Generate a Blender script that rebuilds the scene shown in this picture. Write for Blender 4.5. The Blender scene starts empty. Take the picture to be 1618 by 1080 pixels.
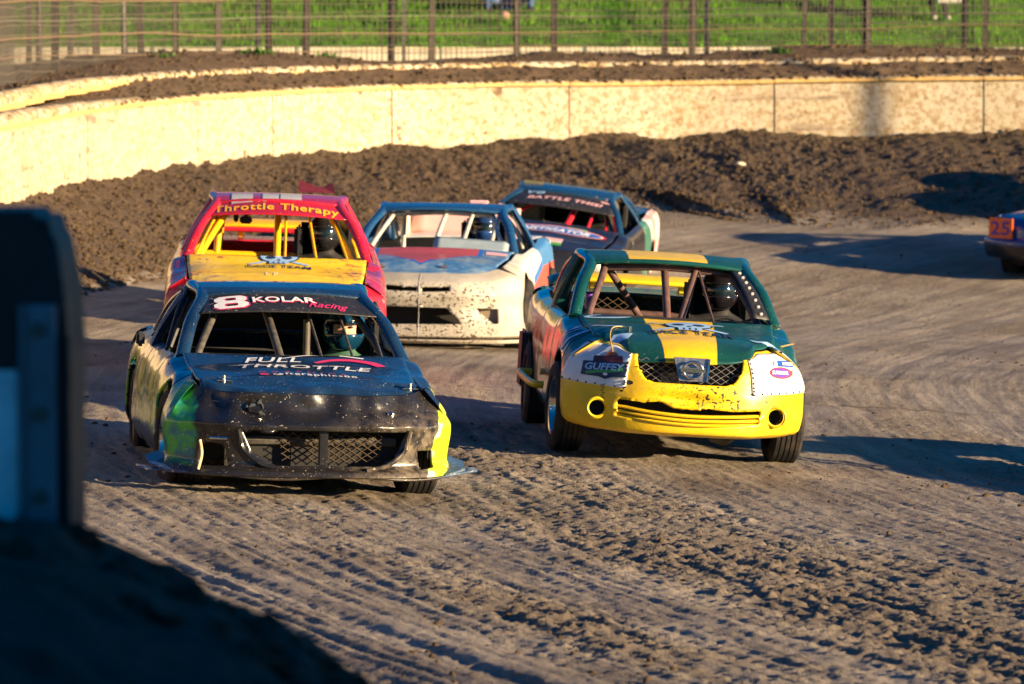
import bpy, bmesh, math, random
import numpy as np
from mathutils import Vector, Matrix
from mathutils.bvhtree import BVHTree
random.seed(7); rng = np.random.default_rng(11)
S = bpy.context.scene
COL = S.collection
R = math.radians

# ------------------------------------------------------------------ camera, sky, sun, exposure
FPX, CAMZ, V0 = 8000.0, 2.2, 120.0
cam_d = bpy.data.cameras.new('camera'); cam = bpy.data.objects.new('camera', cam_d); COL.objects.link(cam)
cam.location = (0, 0, CAMZ)
cam.rotation_euler = (R(90) - math.atan((540 - V0) / FPX), 0, 0)
cam_d.sensor_width = 36; cam_d.lens = FPX * 36 / 1618
cam_d.clip_start = 0.3; cam_d.clip_end = 3000
cam_d.dof.use_dof = True; cam_d.dof.focus_distance = 31.5; cam_d.dof.aperture_fstop = 5.0
S.camera = cam

SUN_AZ, SUN_EL = 26.0, 10.0           # azimuth turned from +x towards the camera (-y)
sdir = Vector((math.cos(R(SUN_AZ)) * math.cos(R(SUN_EL)), -math.sin(R(SUN_AZ)) * math.cos(R(SUN_EL)), math.sin(R(SUN_EL))))
W_ = bpy.data.worlds.new('World'); S.world = W_; W_.use_nodes = True
wn = W_.node_tree
sky = wn.nodes.new('ShaderNodeTexSky'); sky.sky_type = 'NISHITA'; sky.sun_disc = False
sky.sun_elevation = R(SUN_EL)
sky.sun_rotation = math.atan2(sdir.x, sdir.y)
sky.air_density = 1.0; sky.dust_density = 0.3; sky.ozone_density = 6.0
hs = wn.nodes.new('ShaderNodeHueSaturation'); hs.inputs['Saturation'].default_value = 2.0
wn.links.new(sky.outputs[0], hs.inputs['Color']); wn.links.new(hs.outputs[0], wn.nodes['Background'].inputs[0])
wn.nodes['Background'].inputs[1].default_value = 0.055
sl = bpy.data.lights.new('sun', 'SUN'); sl.energy = 5.0; sl.angle = R(0.5); sl.color = (1.0, 0.745, 0.43)
so = bpy.data.objects.new('sun', sl); COL.objects.link(so)
so.rotation_euler = sdir.to_track_quat('Z', 'Y').to_euler(); so.location = (30, -10, 20)
S.view_settings.view_transform = 'Standard'; S.view_settings.look = 'None'
S.view_settings.exposure = 1.68; S.view_settings.gamma = 1.0; S.view_settings.use_curve_mapping = False

# ------------------------------------------------------------------ node helper
class NT:
    def __init__(s, name):
        s.mat = bpy.data.materials.new(name); s.mat.use_nodes = True
        s.nt = s.mat.node_tree; s.b = s.nt.nodes['Principled BSDF']
        s._c = None
    def node(s, t): return s.nt.nodes.new(t)
    def lk(s, a, i):
        if hasattr(a, 'links') or hasattr(a, 'is_output'): s.nt.links.new(a, i)
        elif isinstance(a, (tuple, list)) and len(a) == 3 and i.type == 'RGBA': i.default_value = (*a, 1)
        else: i.default_value = a
    def co(s):
        if s._c is None:
            t = s.node('ShaderNodeTexCoord'); s._c = t.outputs['Object']
            sp = s.node('ShaderNodeSeparateXYZ'); s.nt.links.new(s._c, sp.inputs[0])
            s.x, s.y, s.z = sp.outputs
        return s._c
    def m(s, op, a, b=0.0, c=0.0, clamp=False):
        n = s.node('ShaderNodeMath'); n.operation = op; n.use_clamp = clamp
        for v, i in zip((a, b, c), n.inputs): s.lk(v, i)
        return n.outputs[0]
    def mix(s, f, a, b, mode='MIX'):
        n = s.node('ShaderNodeMix'); n.data_type = 'RGBA'; n.blend_type = mode
        s.lk(f, n.inputs[0]); s.lk(a, n.inputs[6]); s.lk(b, n.inputs[7]); return n.outputs[2]
    def ramp(s, v, lo, hi, a=0.0, b=1.0):
        n = s.node('ShaderNodeMapRange'); n.clamp = True
        for val, i in zip((v, lo, hi, a, b), n.inputs[:5]): s.lk(val, i)
        return n.outputs[0]
    def mapv(s, scale, rot=(0, 0, 0), loc=(0, 0, 0), vec=None):
        n = s.node('ShaderNodeMapping'); s.lk(vec or s.co(), n.inputs[0])
        n.inputs[1].default_value = loc; n.inputs[2].default_value = rot; n.inputs[3].default_value = scale
        return n.outputs[0]
    def noise(s, scale, detail=4, rough=0.55, vec=None, dist=0.0, off=0.0):
        n = s.node('ShaderNodeTexNoise'); v = vec or s.co()
        if off:
            v = s.mapv((1, 1, 1), loc=(off, off * 1.7, off * .6), vec=v)
        s.nt.links.new(v, n.inputs['Vector'])
        n.inputs['Scale'].default_value = scale; n.inputs['Detail'].default_value = detail
        n.inputs['Roughness'].default_value = rough; n.inputs['Distortion'].default_value = dist
        return n.outputs[0]
    def vor(s, scale, vec=None, feat='F1'):
        n = s.node('ShaderNodeTexVoronoi'); n.feature = feat
        s.nt.links.new(vec or s.co(), n.inputs['Vector']); n.inputs['Scale'].default_value = scale
        return n.outputs['Distance']
    def attr(s, name):
        n = s.node('ShaderNodeAttribute'); n.attribute_name = name; return n
    def bump(s, h, strength=0.5, dist=0.01, prev=None):
        n = s.node('ShaderNodeBump'); n.inputs['Strength'].default_value = strength
        n.inputs['Distance'].default_value = dist; s.lk(h, n.inputs['Height'])
        if prev is not None: s.nt.links.new(prev, n.inputs['Normal'])
        return n.outputs[0]
    def done(s, col=None, rough=None, nrm=None, metal=None, coat=None, spec=None):
        if col is not None: s.lk(col, s.b.inputs['Base Color'])
        if rough is not None: s.lk(rough, s.b.inputs['Roughness'])
        if nrm is not None: s.nt.links.new(nrm, s.b.inputs['Normal'])
        if metal is not None: s.lk(metal, s.b.inputs['Metallic'])
        if coat is not None:
            s.b.inputs['Coat Weight'].default_value = coat; s.b.inputs['Coat Roughness'].default_value = 0.08
        if spec is not None: s.b.inputs['Specular IOR Level'].default_value = spec
        return s.mat

def plain(name, col, rough=0.6, metal=0.0, var=0.25, scale=30, spec=None):
    t = NT(name); n = t.noise(scale, 5, 0.6)
    dark = tuple(c * (1 - var) for c in col); lite = tuple(min(1, c * (1 + var)) for c in col)
    return t.done(t.mix(t.ramp(n, 0.3, 0.7), dark, lite), t.ramp(n, 0.3, 0.7, max(0, rough - .08), min(1, rough + .08)), metal=metal, spec=spec)

MUD = (0.17, 0.115, 0.07)
def paint(name, base, rough=0.3, coat=0.35, dirt=0.35, speck=0.25, speckcol=(0.30, 0.24, 0.17), low=0.55, metal=0.0, mud=MUD, dark_specks=None):
    """race-car paint: livery colour + film of dust, mud low on the body, splashed specks, scratches"""
    t = NT(name); t.co()
    col = base(t) if callable(base) else base
    lowm = t.ramp(t.m('ADD', t.z, t.m('MULTIPLY', t.noise(5, 5, .6, off=3.1), 0.5)), low + .25, 0.22)
    film = t.ramp(t.noise(4.0, 7, .62, off=1.3), 0.46, 0.78)
    fine = t.noise(45, 4, .65)
    k = t.m('MULTIPLY', t.m('ADD', t.m('MULTIPLY', film, .45), t.m('MULTIPLY', lowm, .75)), t.ramp(fine, .25, .7, .4, 1.0))
    k = t.m('MULTIPLY', k, dirt, clamp=True)
    col = t.mix(k, col, mud)
    if speck > 0:
        sp = t.ramp(t.noise(95, 2, .5, off=7.7), .735 - .06 * speck, .75 - .06 * speck)
        sp2 = t.ramp(t.noise(38, 2, .5, off=2.2), .745 - .06 * speck, .76 - .06 * speck)
        sp = t.m('MAXIMUM', sp, sp2)
        sp = t.m('MULTIPLY', sp, t.ramp(t.noise(3, 3, .5, off=9.0), .35, .6))
        col = t.mix(sp, col, speckcol)
    if dark_specks is not None:
        mk = dark_specks(t)
        ds = t.ramp(t.noise(30, 2, .5, off=4.4, vec=t.mapv((1, 1, 1.5))), .59, .61)
        ds2 = t.ramp(t.noise(70, 2, .5, off=5.4), .63, .65)
        col = t.mix(t.m('MULTIPLY', t.m('MAXIMUM', ds, ds2), mk), col, (0.035, 0.026, 0.018))
    r = t.m('ADD', t.m('MULTIPLY', k, .55), t.ramp(fine, .3, .7, rough - .05, rough + .08), clamp=True)
    nb = t.bump(t.noise(9, 4, .5, off=6), .25, .02)
    m = t.done(col, r, nb, metal, coat)
    t.lk(t.m('MULTIPLY', t.m('SUBTRACT', 1.0, k, clamp=True), coat), t.b.inputs['Coat Weight'])
    return m

# ------------------------------------------------------------------ object helpers
def link(o, parent=None):
    COL.objects.link(o)
    if parent is not None: o.parent = parent
    return o
def mesh_obj(name, verts, faces, mat=None, parent=None, smooth=False, sharp=None):
    me = bpy.data.meshes.new(name)
    me.from_pydata([tuple(map(float, v)) for v in verts], [], [tuple(map(int, f)) for f in faces])
    return from_mesh(name, me, mat, parent, smooth, sharp)
def from_mesh(name, me, mat=None, parent=None, smooth=False, sharp=None):
    if smooth:
        me.polygons.foreach_set('use_smooth', np.ones(len(me.polygons), bool))
        if sharp: me.set_sharp_from_angle(angle=R(sharp))
    me.update()
    o = bpy.data.objects.new(name, me)
    if mat: me.materials.append(mat)
    return link(o, parent)
def grid_mesh(name, V, nu, nv):
    """fast mesh from an (nu,nv,3) grid"""
    me = bpy.data.meshes.new(name)
    idx = np.arange(nu * nv).reshape(nu, nv)
    f = np.stack([idx[:-1, :-1], idx[1:, :-1], idx[1:, 1:], idx[:-1, 1:]], -1).reshape(-1, 4)
    me.vertices.add(nu * nv); me.vertices.foreach_set('co', V.reshape(-1).astype(np.float32))
    me.loops.add(f.size); me.loops.foreach_set('vertex_index', f.reshape(-1).astype(np.int32))
    me.polygons.add(len(f)); me.polygons.foreach_set('loop_start', np.arange(0, f.size, 4, dtype=np.int32))
    me.update(calc_edges=True); return me
def tag(o, label=None, cat=None, group=None, kind=None):
    if label: o['label'] = label
    if cat: o['category'] = cat
    if group: o['group'] = group
    if kind: o['kind'] = kind
    return o
def empty(name, loc, label, cat, group=None):
    o = bpy.data.objects.new(name, None); o.empty_display_size = .2; o.location = loc; link(o)
    return tag(o, label, cat, group)
def box(c, s, bev=0.0):
    """verts, faces of a box (bevelled along its edges when bev > 0)"""
    bm = bmesh.new(); bmesh.ops.create_cube(bm, size=1)
    for v in bm.verts: v.co = Vector((v.co.x * s[0] + c[0], v.co.y * s[1] + c[1], v.co.z * s[2] + c[2]))
    if bev: bmesh.ops.bevel(bm, geom=bm.edges[:], offset=bev, segments=2, affect='EDGES')
    return bm_vf(bm)
def bm_vf(bm):
    bm.verts.index_update()
    r = [v.co[:] for v in bm.verts], [[v.index for v in f.verts] for f in bm.faces]
    bm.free(); return r
def join(*vf):
    V, F = [], []
    for v, f in vf:
        k = len(V); V += [tuple(p) for p in v]; F += [[i + k for i in q] for q in f]
    return V, F
def tube(path, r, n=8, sx=1.0, closed=False, cap=True):
    """tube along a polyline; r scalar or list; sx widens the section sideways"""
    P = np.array(path, float); m = len(P)
    rr = np.full(m, r) if np.isscalar(r) else np.array(r, float)
    T = np.gradient(P, axis=0); T /= np.linalg.norm(T, axis=1)[:, None] + 1e-9
    up = np.array([0, 0, 1.0]) if abs(T[:, 2]).mean() < .9 else np.array([0, 1.0, 0])
    A = np.cross(T, up); A /= np.linalg.norm(A, axis=1)[:, None] + 1e-9; B = np.cross(A, T)
    an = np.linspace(0, 2 * np.pi, n, endpoint=False)
    V = (P[:, None] + rr[:, None, None] * (np.cos(an)[None, :, None] * A[:, None] * sx + np.sin(an)[None, :, None] * B[:, None])).reshape(-1, 3)
    F = [[i * n + j, i * n + (j + 1) % n, (i + 1) * n + (j + 1) % n, (i + 1) * n + j] for i in range(m - 1) for j in range(n)]
    if closed: F += [[(m - 1) * n + j, (m - 1) * n + (j + 1) % n, (j + 1) % n, j] for j in range(n)]
    elif cap: F += [list(range(n))[::-1], [(m - 1) * n + j for j in range(n)]]
    return V, F
def crom(P, n):
    """Catmull-Rom through points, n samples per span"""
    P = np.array(P, float); Q = np.vstack([2 * P[0] - P[1], P, 2 * P[-1] - P[-2]])
    out = []
    for i in range(len(P) - 1):
        p0, p1, p2, p3 = Q[i:i + 4]
        for t in np.linspace(0, 1, n, endpoint=False):
            out.append(.5 * (2 * p1 + (p2 - p0) * t + (2 * p0 - 5 * p1 + 4 * p2 - p3) * t * t + (3 * p1 - p0 - 3 * p2 + p3) * t ** 3))
    out.append(P[-1]); return np.array(out)
def lathe(prof, n=40, axis='x'):
    """revolve (axial, radius) profile; open ends"""
    pr = np.array(prof, float); m = len(pr); an = np.linspace(0, 2 * np.pi, n, endpoint=False)
    V = np.stack([np.repeat(pr[:, :1], n, 1), pr[:, 1:2] * np.cos(an), pr[:, 1:2] * np.sin(an)], -1)
    if axis == 'z': V = V[..., [1, 2, 0]]
    if axis == 'y': V = V[..., [1, 0, 2]]
    F = [[i * n + j, i * n + (j + 1) % n, (i + 1) * n + (j + 1) % n, (i + 1) * n + j] for i in range(m - 1) for j in range(n)]
    return V.reshape(-1, 3), F
_H = rng.random((512, 512))
def vn(x, y, seed=0):
    x = np.asarray(x, float) + seed * 37.17; y = np.asarray(y, float) + seed * 91.31
    xi = np.floor(x).astype(int); yi = np.floor(y).astype(int); fx = x - xi; fy = y - yi
    fx = fx * fx * (3 - 2 * fx); fy = fy * fy * (3 - 2 * fy)
    g = lambda a, b: _H[a % 512, b % 512]
    return (g(xi, yi) * (1 - fx) + g(xi + 1, yi) * fx) * (1 - fy) + (g(xi, yi + 1) * (1 - fx) + g(xi + 1, yi + 1) * fx) * fy
def fbm(x, y, o=4, seed=0, gain=.5):
    v = 0; a = 1; t = 0
    for i in range(o):
        v = v + a * (vn(x * 2 ** i, y * 2 ** i, seed + i) - .5); t += a; a *= gain
    return v / t
_WV = rng.normal(size=(24, 3)); _WP = rng.random(24) * 6.28
def n3(P, freq, seed=0):
    """cheap smooth 3D noise, about -1..1"""
    k = (np.arange(5) + seed * 5) % 24
    return np.sin(P @ (_WV[k].T * freq) + _WP[k] + seed).sum(-1) / 3.0
# ------------------------------------------------------------------ the lie of the land
CTRL = np.array([(-1.15, 30.5, -.27), (1.12, 34.5, -.37), (-1.83, 40, -.15), (-.85, 47, -.25), (.28, 56.5, -.34), (6, 60, -.2), (2.3, 61.2, .05),
                 (1.6, 65, .32), (-4.5, 52.6, .12), (-3.2, 62, .38), (3, 20.5, -.48), (-2, 22, -.25), (-5.5, 30, -.02), (-6, 42, .0), (8, 35, -.72), (14, 50, -.6), (14, 62, -.1),
                 (16, 67, .4), (9, 66, .30), (28, 30, -1.2), (28, 60, -.4), (0, 8, -.5), (12, 12, -.9), (-8, 14, -.3), (-5, 68, .6)])
def _tps(r2): return r2 * np.log(r2 + 1e-9)
_d = ((CTRL[:, None, :2] - CTRL[None, :, :2]) ** 2).sum(-1) / 900
_n = len(CTRL); _P = np.c_[np.ones(_n), CTRL[:, :2] / 30]
_A = np.block([[_tps(_d) + .015 * np.eye(_n), _P], [_P.T, np.zeros((3, 3))]])
_sol = np.linalg.solve(_A, np.r_[CTRL[:, 2], 0, 0, 0])
def track_z(x, y):
    x = np.asarray(x, float); y = np.asarray(y, float); out = _sol[_n] + _sol[_n + 1] * x / 30 + _sol[_n + 2] * y / 30
    for i in range(_n):
        out = out + _sol[i] * _tps(((x - CTRL[i, 0]) ** 2 + (y - CTRL[i, 1]) ** 2) / 900)
    return out

# wall line seen from above: x, y, height of the wall's foot in the dirt, berm width, height of the wall's top
WP_ = np.array([(-5.2, 16, .55, 2.2, 1.25), (-5.9, 26, .6, 2.2, 1.3), (-6.1, 36, .66, 2.2, 1.4), (-5.85, 45, .72, 1.2, 1.5), (-5.4, 53, .82, 1.5, 1.62), (-4.75, 60.5, .98, 2.5, 1.80),
                (-3.4, 67.2, 1.14, 4.0, 1.94), (-1.2, 70.8, 1.26, 5.8, 2.03), (1.8, 72.2, 1.34, 6.8, 2.07), (5, 72.5, 1.38, 7.2, 2.12), (9, 72.5, 1.4, 7.4, 2.15), (15, 72.4, 1.4, 7.4, 2.15), (24, 72.0, 1.4, 7.4, 2.15), (36, 70, 1.4, 7.4, 2.15)])
WALL = crom(WP_, 24)
_seg = np.r_[0, np.cumsum(np.hypot(*np.diff(WALL[:, :2], axis=0).T))]
WLEN = _seg[-1]
_tan = np.gradient(WALL[:, :2], axis=0); _tan /= np.linalg.norm(_tan, axis=1)[:, None]
_out = np.c_[-_tan[:, 1], _tan[:, 0]]              # pointing away from the track
def wall_at(u):
    """x, y, foot z, berm width, top z, outward x, outward y at arc length u"""
    return np.stack([np.interp(u, _seg, WALL[:, k]) for k in range(5)] + [np.interp(u, _seg, _out[:, k]) for k in range(2)], -1)
def wall_near(x, y):
    """signed distance inside the wall (positive on the track) and arc length"""
    x = np.asarray(x, float).ravel(); y = np.asarray(y, float).ravel()
    best = np.full(x.shape, 1e9); bi = np.zeros(x.shape, int)
    W2 = WALL[:, :2]
    for i in range(0, len(W2), 2):
        d = (x - W2[i, 0]) ** 2 + (y - W2[i, 1]) ** 2
        m = d < best; best[m] = d[m]; bi[m] = i
    sg = -((x - W2[bi, 0]) * _out[bi, 0] + (y - W2[bi, 1]) * _out[bi, 1])
    tt = (x - W2[bi, 0]) * _tan[bi, 0] + (y - W2[bi, 1]) * _tan[bi, 1]
    return sg, _seg[bi] + tt
AC = (44.0, 40.0)                                     # centre of the bend the cars drive round
def ground(x, y, detail=True):
    """height of the dirt, and how far it is the loose bank (0..1)"""
    shp = np.shape(x); x = np.asarray(x, float).ravel(); y = np.asarray(y, float).ravel()
    z = track_z(x, y); w, u = wall_near(x, y); wa = wall_at(u)
    uu = u + .0
    bw = wa[:, 3] * (1 + .35 * fbm(uu * .35, w * 0 + 3, 3, 5))
    t = np.clip(1 - w / bw, 0, 1.25)
    foot = wa[:, 2] + .16 * fbm(uu * .7, 0 * uu, 4, 21) * 1.4 + .05 * fbm(uu * 4, 0 * uu, 3, 31)
    bank = np.clip(t * 4, 0, 1)
    z = z + (foot - z) * np.clip(t, 0, 1) ** 1.15
    if detail:
        r = np.hypot(x - AC[0], y - AC[1]); a = np.arctan2(y - AC[1], x - AC[0]) * 44
        amp = (1 - bank)
        rw = r + .35 * fbm(a * .12, r * .3, 3, 40)
        rut = .036 * fbm(rw * 2.1, a * .08, 4, 41, .65) + .020 * np.clip((36 - y) / 8, .35, 1) * np.abs(fbm(rw * 6.0, a * .12, 3, 47, .6)) * 2 + .018 * np.clip((34 - y) / 6, .2, 1) * fbm(rw * 15, a * .14, 2, 49) * np.clip(fbm(rw * .8, a * .06, 2, 53) * 5 + .4, 0, 1)
        near = np.clip((29.2 - y) / 4, 0, 1) * np.clip((x + 4) / 2, 0, 1)
        rut = rut * (1 + 1.7 * near * np.clip(1.2 - np.abs(r - 47.0 + .02 * a) / 2.6, 0, 1))
        clod = fbm(x * 2.2, y * 2.2, 4, 50, .6)
        rough = np.clip(fbm(rw * .9, a * .07, 3, 64) * 5 + .42 + .2 * np.clip((27 - y) / 5, 0, 1), .08, 1) * np.clip(fbm(x * .7, y * .6, 3, 67) * 3 + .75, .25, 1)
        band = np.exp(-((rw - 45.1) / .55) ** 2) + .8 * np.exp(-((rw - 43.6) / .35) ** 2) + .7 * np.exp(-((rw - 46.6) / .4) ** 2)
        band = .55 * band * np.clip((31 - y) / 5, 0, 1)
        rough = .72 * np.clip(rough + .9 * band, 0, 1.35)
        fade = np.clip((44 - y) / 14, .25, 1)
        crust = .6 * fbm(rw * 17.0, a * 2.0, 3, 60, .66) + .6 * fbm(rw * 16.0, a * 7.0, 3, 68, .66)
        mids = fbm(rw * 5.0, a * 1.3, 3, 58, .6)
        crumb = np.clip(fbm(x * 27, y * 23, 2, 62, .6) - .02, 0, 1)
        z = z + amp * (rut + .013 * clod + fade * ((.022 + .026 * rough) * crust + (.012 + .020 * rough) * mids + .07 * crumb * (.30 + .8 * rough)))
        ground.loose = np.clip(rough * amp, 0, 1)
        lump = fbm(x * 1.6, y * 1.6, 3, 70, .5)
        z = z + bank * (.12 * lump + .085 * fbm(x * 7.5, y * 7.5, 4, 76, .66) + .10 * np.clip(fbm(x * 14, y * 14, 2, 79, .6), 0, 1) * np.clip(t * 2, .3, 1))
    return z.reshape(shp), bank.reshape(shp), w.reshape(shp)
def gz(x, y):
    return float(ground(np.array([x]), np.array([y]), False)[0][0])

# ---- dirt materials
def dirt_material():
    t = NT('packed_dirt'); t.co()
    bank = t.attr('bank').outputs['Fac']; flow = t.attr('flow').outputs['Vector']
    broad = t.noise(.55, 6, .6); mid = t.noise(3.0, 7, .62, off=3); fine = t.noise(38, 5, .65, off=1)
    fl = t.noise(1.0, 6, .62, vec=t.mapv((5.0, .35, 1), vec=flow)); fl2 = t.noise(1.0, 5, .6, vec=t.mapv((19, .9, 1), vec=flow))
    dry = t.m('ADD', t.m('MULTIPLY', t.ramp(broad, .35, .65), .4), t.m('ADD', t.m('MULTIPLY', t.ramp(fl, .33, .67), .42), t.m('MULTIPLY', t.ramp(fl2, .3, .7), .25)))
    c = t.mix(t.ramp(dry, .28, .72), (.148, .117, .088), (.315, .264, .208))
    c = t.mix(t.m('MULTIPLY', t.ramp(mid, .5, .72), .55), c, (.098, .072, .050))
    c = t.mix(t.m('MULTIPLY', t.ramp(fine, .52, .72), .5), c, (.34, .265, .195))
    c = t.mix(t.m('MULTIPLY', t.ramp(t.noise(85, 2, .5, off=8), .66, .7), .7), c, (.07, .047, .032))
    c = t.mix(t.m('MULTIPLY', t.ramp(t.m('ADD', t.attr('loose').outputs['Fac'], t.m('MULTIPLY', t.m('SUBTRACT', t.noise(9, 4, .6, off=19), .5), .8)), .45, 1.05), .6), c, (.155, .116, .080))
    bc = t.mix(t.ramp(t.noise(5, 7, .68, off=5), .32, .72), (.044, .029, .017), (.120, .080, .045))
    c = t.mix(t.m('MULTIPLY', t.ramp(t.m('ADD', t.attr('loose').outputs['Fac'], t.m('MULTIPLY', t.m('SUBTRACT', t.noise(9, 4, .6, off=19), .5), .8)), .45, 1.05), .6), c, (.155, .116, .080))
    bc = t.mix(t.m('MULTIPLY', t.ramp(t.noise(26, 4, .6, off=15), .6, .7), .6), bc, (.24, .165, .10))
    k = t.ramp(t.m('ADD', bank, t.m('MULTIPLY', t.m('SUBTRACT', t.noise(1.6, 5, .6, off=11), .5), .7)), .12, .55)
    c = t.mix(k, c, bc)
    b1 = t.bump(t.noise(1.0, 7, .72, vec=t.mapv((26, 11, 1), vec=flow)), .9, .03)
    b2 = t.bump(fl2, .35, .02, b1)
    b3 = t.bump(fine, .7, .012, b2)
    return t.done(c, t.ramp(t.attr('loose').outputs['Fac'], .1, .5, .66, .94), b3, spec=.35)
def soil_material(name, a, b, sc=5):
    t = NT(name); t.co()
    c = t.mix(t.ramp(t.noise(sc, 7, .66), .3, .72), a, b)
    c = t.mix(t.m('MULTIPLY', t.ramp(t.noise(sc * 9, 4, .6, off=2), .55, .72), .5), c, tuple(min(1, q * 1.6) for q in b))
    return t.done(c, .95, t.bump(t.noise(sc * 5, 7, .7), .8, .04), spec=.2)
M_DIRT = dirt_material()
M_SOIL = soil_material('loose_soil', (.070, .047, .030), (.170, .116, .074))
M_CLOD = soil_material('soil_clods', (.042, .028, .017), (.130, .088, .053), 7)

def ground_sheet(xs, ys, name, hole=None):
    X, Y = np.meshgrid(xs, ys, indexing='ij')
    Z, bank, w = ground(X, Y); loose = ground.loose
    wu, uu = wall_near(X, Y)
    Z = np.where(w < -.12, Z - .6, Z)
    V = np.stack([X, Y, Z], -1)
    me = grid_mesh(name, V, *X.shape)
    at = me.attributes.new('loose', 'FLOAT', 'POINT'); at.data.foreach_set('value', loose.ravel().astype(np.float32))
    at = me.attributes.new('bank', 'FLOAT', 'POINT'); at.data.foreach_set('value', bank.ravel().astype(np.float32))
    r = np.hypot(X - AC[0], Y - AC[1]); a = np.arctan2(Y - AC[1], X - AC[0]) * 44
    fl = np.stack([r, a, 0 * r], -1).reshape(-1).astype(np.float32)
    at = me.attributes.new('flow', 'FLOAT_VECTOR', 'POINT'); at.data.foreach_set('vector', fl)
    return me
# one sheet: dense where the camera looks, wide quads beyond
xs = np.r_[np.array([-90, -60, -40, -28, -20, -15, -12, -10, -9]), np.arange(-8, -4.2, .05), np.arange(-4.2, 4.6, .02), np.arange(4.6, 9.6, .045), np.arange(9.8, 20, .25), np.array([21, 23, 26, 30, 36, 44, 55, 70, 90, 130])]
ys = np.r_[np.array([-60, -40, -25, -15, -8, -3, 0, 3, 6, 9, 12, 14, 16, 17.5, 18.5]), np.arange(19, 36, .026), np.arange(36, 37, .04), np.arange(37, 50, .055), np.arange(50, 74.5, .065), np.array([75.5, 77, 80, 84, 88])]
me = ground_sheet(xs, ys, 'dirt_track')
o = tag(from_mesh('dirt_track', me, M_DIRT, None, True), 'packed brown dirt race track banked up to the wall', None, None, 'structure')

# loose clods on the bank and a few on the track
_cl = []
bm = bmesh.new(); bmesh.ops.create_icosphere(bm, subdivisions=1, radius=1); cv, cf = bm_vf(bm); cv = np.array(cv); cf = np.array(cf)
def clods(name, X, Y, Z, r, mat, kind_label):
    n = len(X)
    s = r[:, None, None] * (1 + .35 * rng.normal(size=(n, len(cv), 1)).clip(-1.5, 1.5)) * (np.array([1, 1, .75]) * (1 + .25 * rng.normal(size=(n, 1, 3)).clip(-1, 1)))
    V = cv[None] * s + np.stack([X, Y, Z], -1)[:, None]
    F = (cf[None] + (np.arange(n) * len(cv))[:, None, None]).reshape(-1, 3)
    me = bpy.data.meshes.new(name); V = V.reshape(-1, 3)
    me.vertices.add(len(V)); me.vertices.foreach_set('co', V.reshape(-1).astype(np.float32))
    me.loops.add(F.size); me.loops.foreach_set('vertex_index', F.reshape(-1).astype(np.int32))
    me.polygons.add(len(F)); me.polygons.foreach_set('loop_start', np.arange(0, F.size, 3, dtype=np.int32))
    me.update(calc_edges=True)
    return tag(from_mesh(name, me, mat), kind_label, None, None, 'stuff')
n = 22000
u = rng.uniform(18, WLEN - 14, n); wa = wall_at(u)
w = wa[:, 3] * rng.random(n) ** .8 * 1.05
X = wa[:, 0] - wa[:, 5] * w; Y = wa[:, 1] - wa[:, 6] * w
Z = ground(X, Y)[0]; r = .010 + .024 * rng.random(n) ** 2.5 + .025 * (rng.random(n) < .012)
clods('bank_clods', X, Y, Z + r * .25, r, M_CLOD, 'loose clods of dark soil strewn over the bank')
n = 5200
Y = 19.5 + 44 * rng.random(n) ** 1.5; X = rng.uniform(-.13, .13, n) * Y * 1.0
r0 = np.hypot(X - AC[0], Y - AC[1]); dens = fbm(r0 * 1.2, np.arctan2(Y - AC[1], X - AC[0]) * 4, 3, 90) + .5 * fbm(X * .8, Y * .8, 2, 95)
k = dens > .05; X, Y = X[k], Y[k]; Z = ground(X, Y)[0]
r = .005 + .016 * rng.random(len(X)) ** 5
clods('track_clods', X, Y, Z + r * .2, r, M_CLOD, 'small crumbs of dirt scattered on the track')

# ------------------------------------------------------------------ concrete wall with its two capping rows
def wall_paint():
    t = NT('painted_concrete'); t.co()
    c = t.mix(t.ramp(t.noise(1.1, 6, .6), .35, .7), (.50, .445, .345), (.42, .355, .25))
    sp = t.ramp(t.noise(12, 6, .74, off=2), .47, .58)
    c = t.mix(t.m('MULTIPLY', sp, .85), c, (.27, .175, .075))
    c = t.mix(t.ramp(t.noise(22, 3, .55, off=8), .61, .65), c, (.20, .13, .075))
    st = t.noise(1, 4, .6, vec=t.mapv((5, 5, .6)))
    c = t.mix(t.m('MULTIPLY', t.ramp(st, .55, .75), .4), c, (.36, .29, .20))
    sc = t.noise(1, 6, .65, vec=t.mapv((.7, .7, 9)), off=4)
    c = t.mix(t.m('MULTIPLY', t.ramp(sc, .57, .66), t.ramp(t.noise(.9, 4, .6, off=17), .45, .6)), c, (.20, .15, .11))
    c = t.mix(t.m('MULTIPLY', t.ramp(t.noise(2.2, 5, .65, off=33), .52, .68), .55), c, (.38, .32, .25))
    c = t.mix(t.ramp(t.noise(3.2, 6, .6, off=21), .65, .68), c, (.13, .085, .05))
    return t.done(c, .8, t.bump(t.noise(14, 6, .65), .45, .02), spec=.3)
M_WALL = wall_paint()
def cap_paint():
    t = NT('capping_paint'); t.co()
    c = t.mix(t.ramp(t.noise(2.5, 5, .6), .4, .65), (.56, .49, .36), (.46, .31, .13))
    c = t.mix(t.ramp(t.noise(14, 5, .68, off=3), .48, .56), c, (.16, .105, .06))
    return t.done(c, .75, t.bump(t.noise(12, 5, .6), .4, .02), spec=.3)
M_CAP = cap_paint()
M_OCHRE = plain('ochre_rubber', (.52, .33, .12), .8, var=.35, scale=9)
wall = empty('concrete_wall', (WALL[150, 0], WALL[150, 1], 1.0), 'long cream painted concrete wall with two rows of capping round the bend', 'wall')
off0 = np.array(wall.location)
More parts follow.
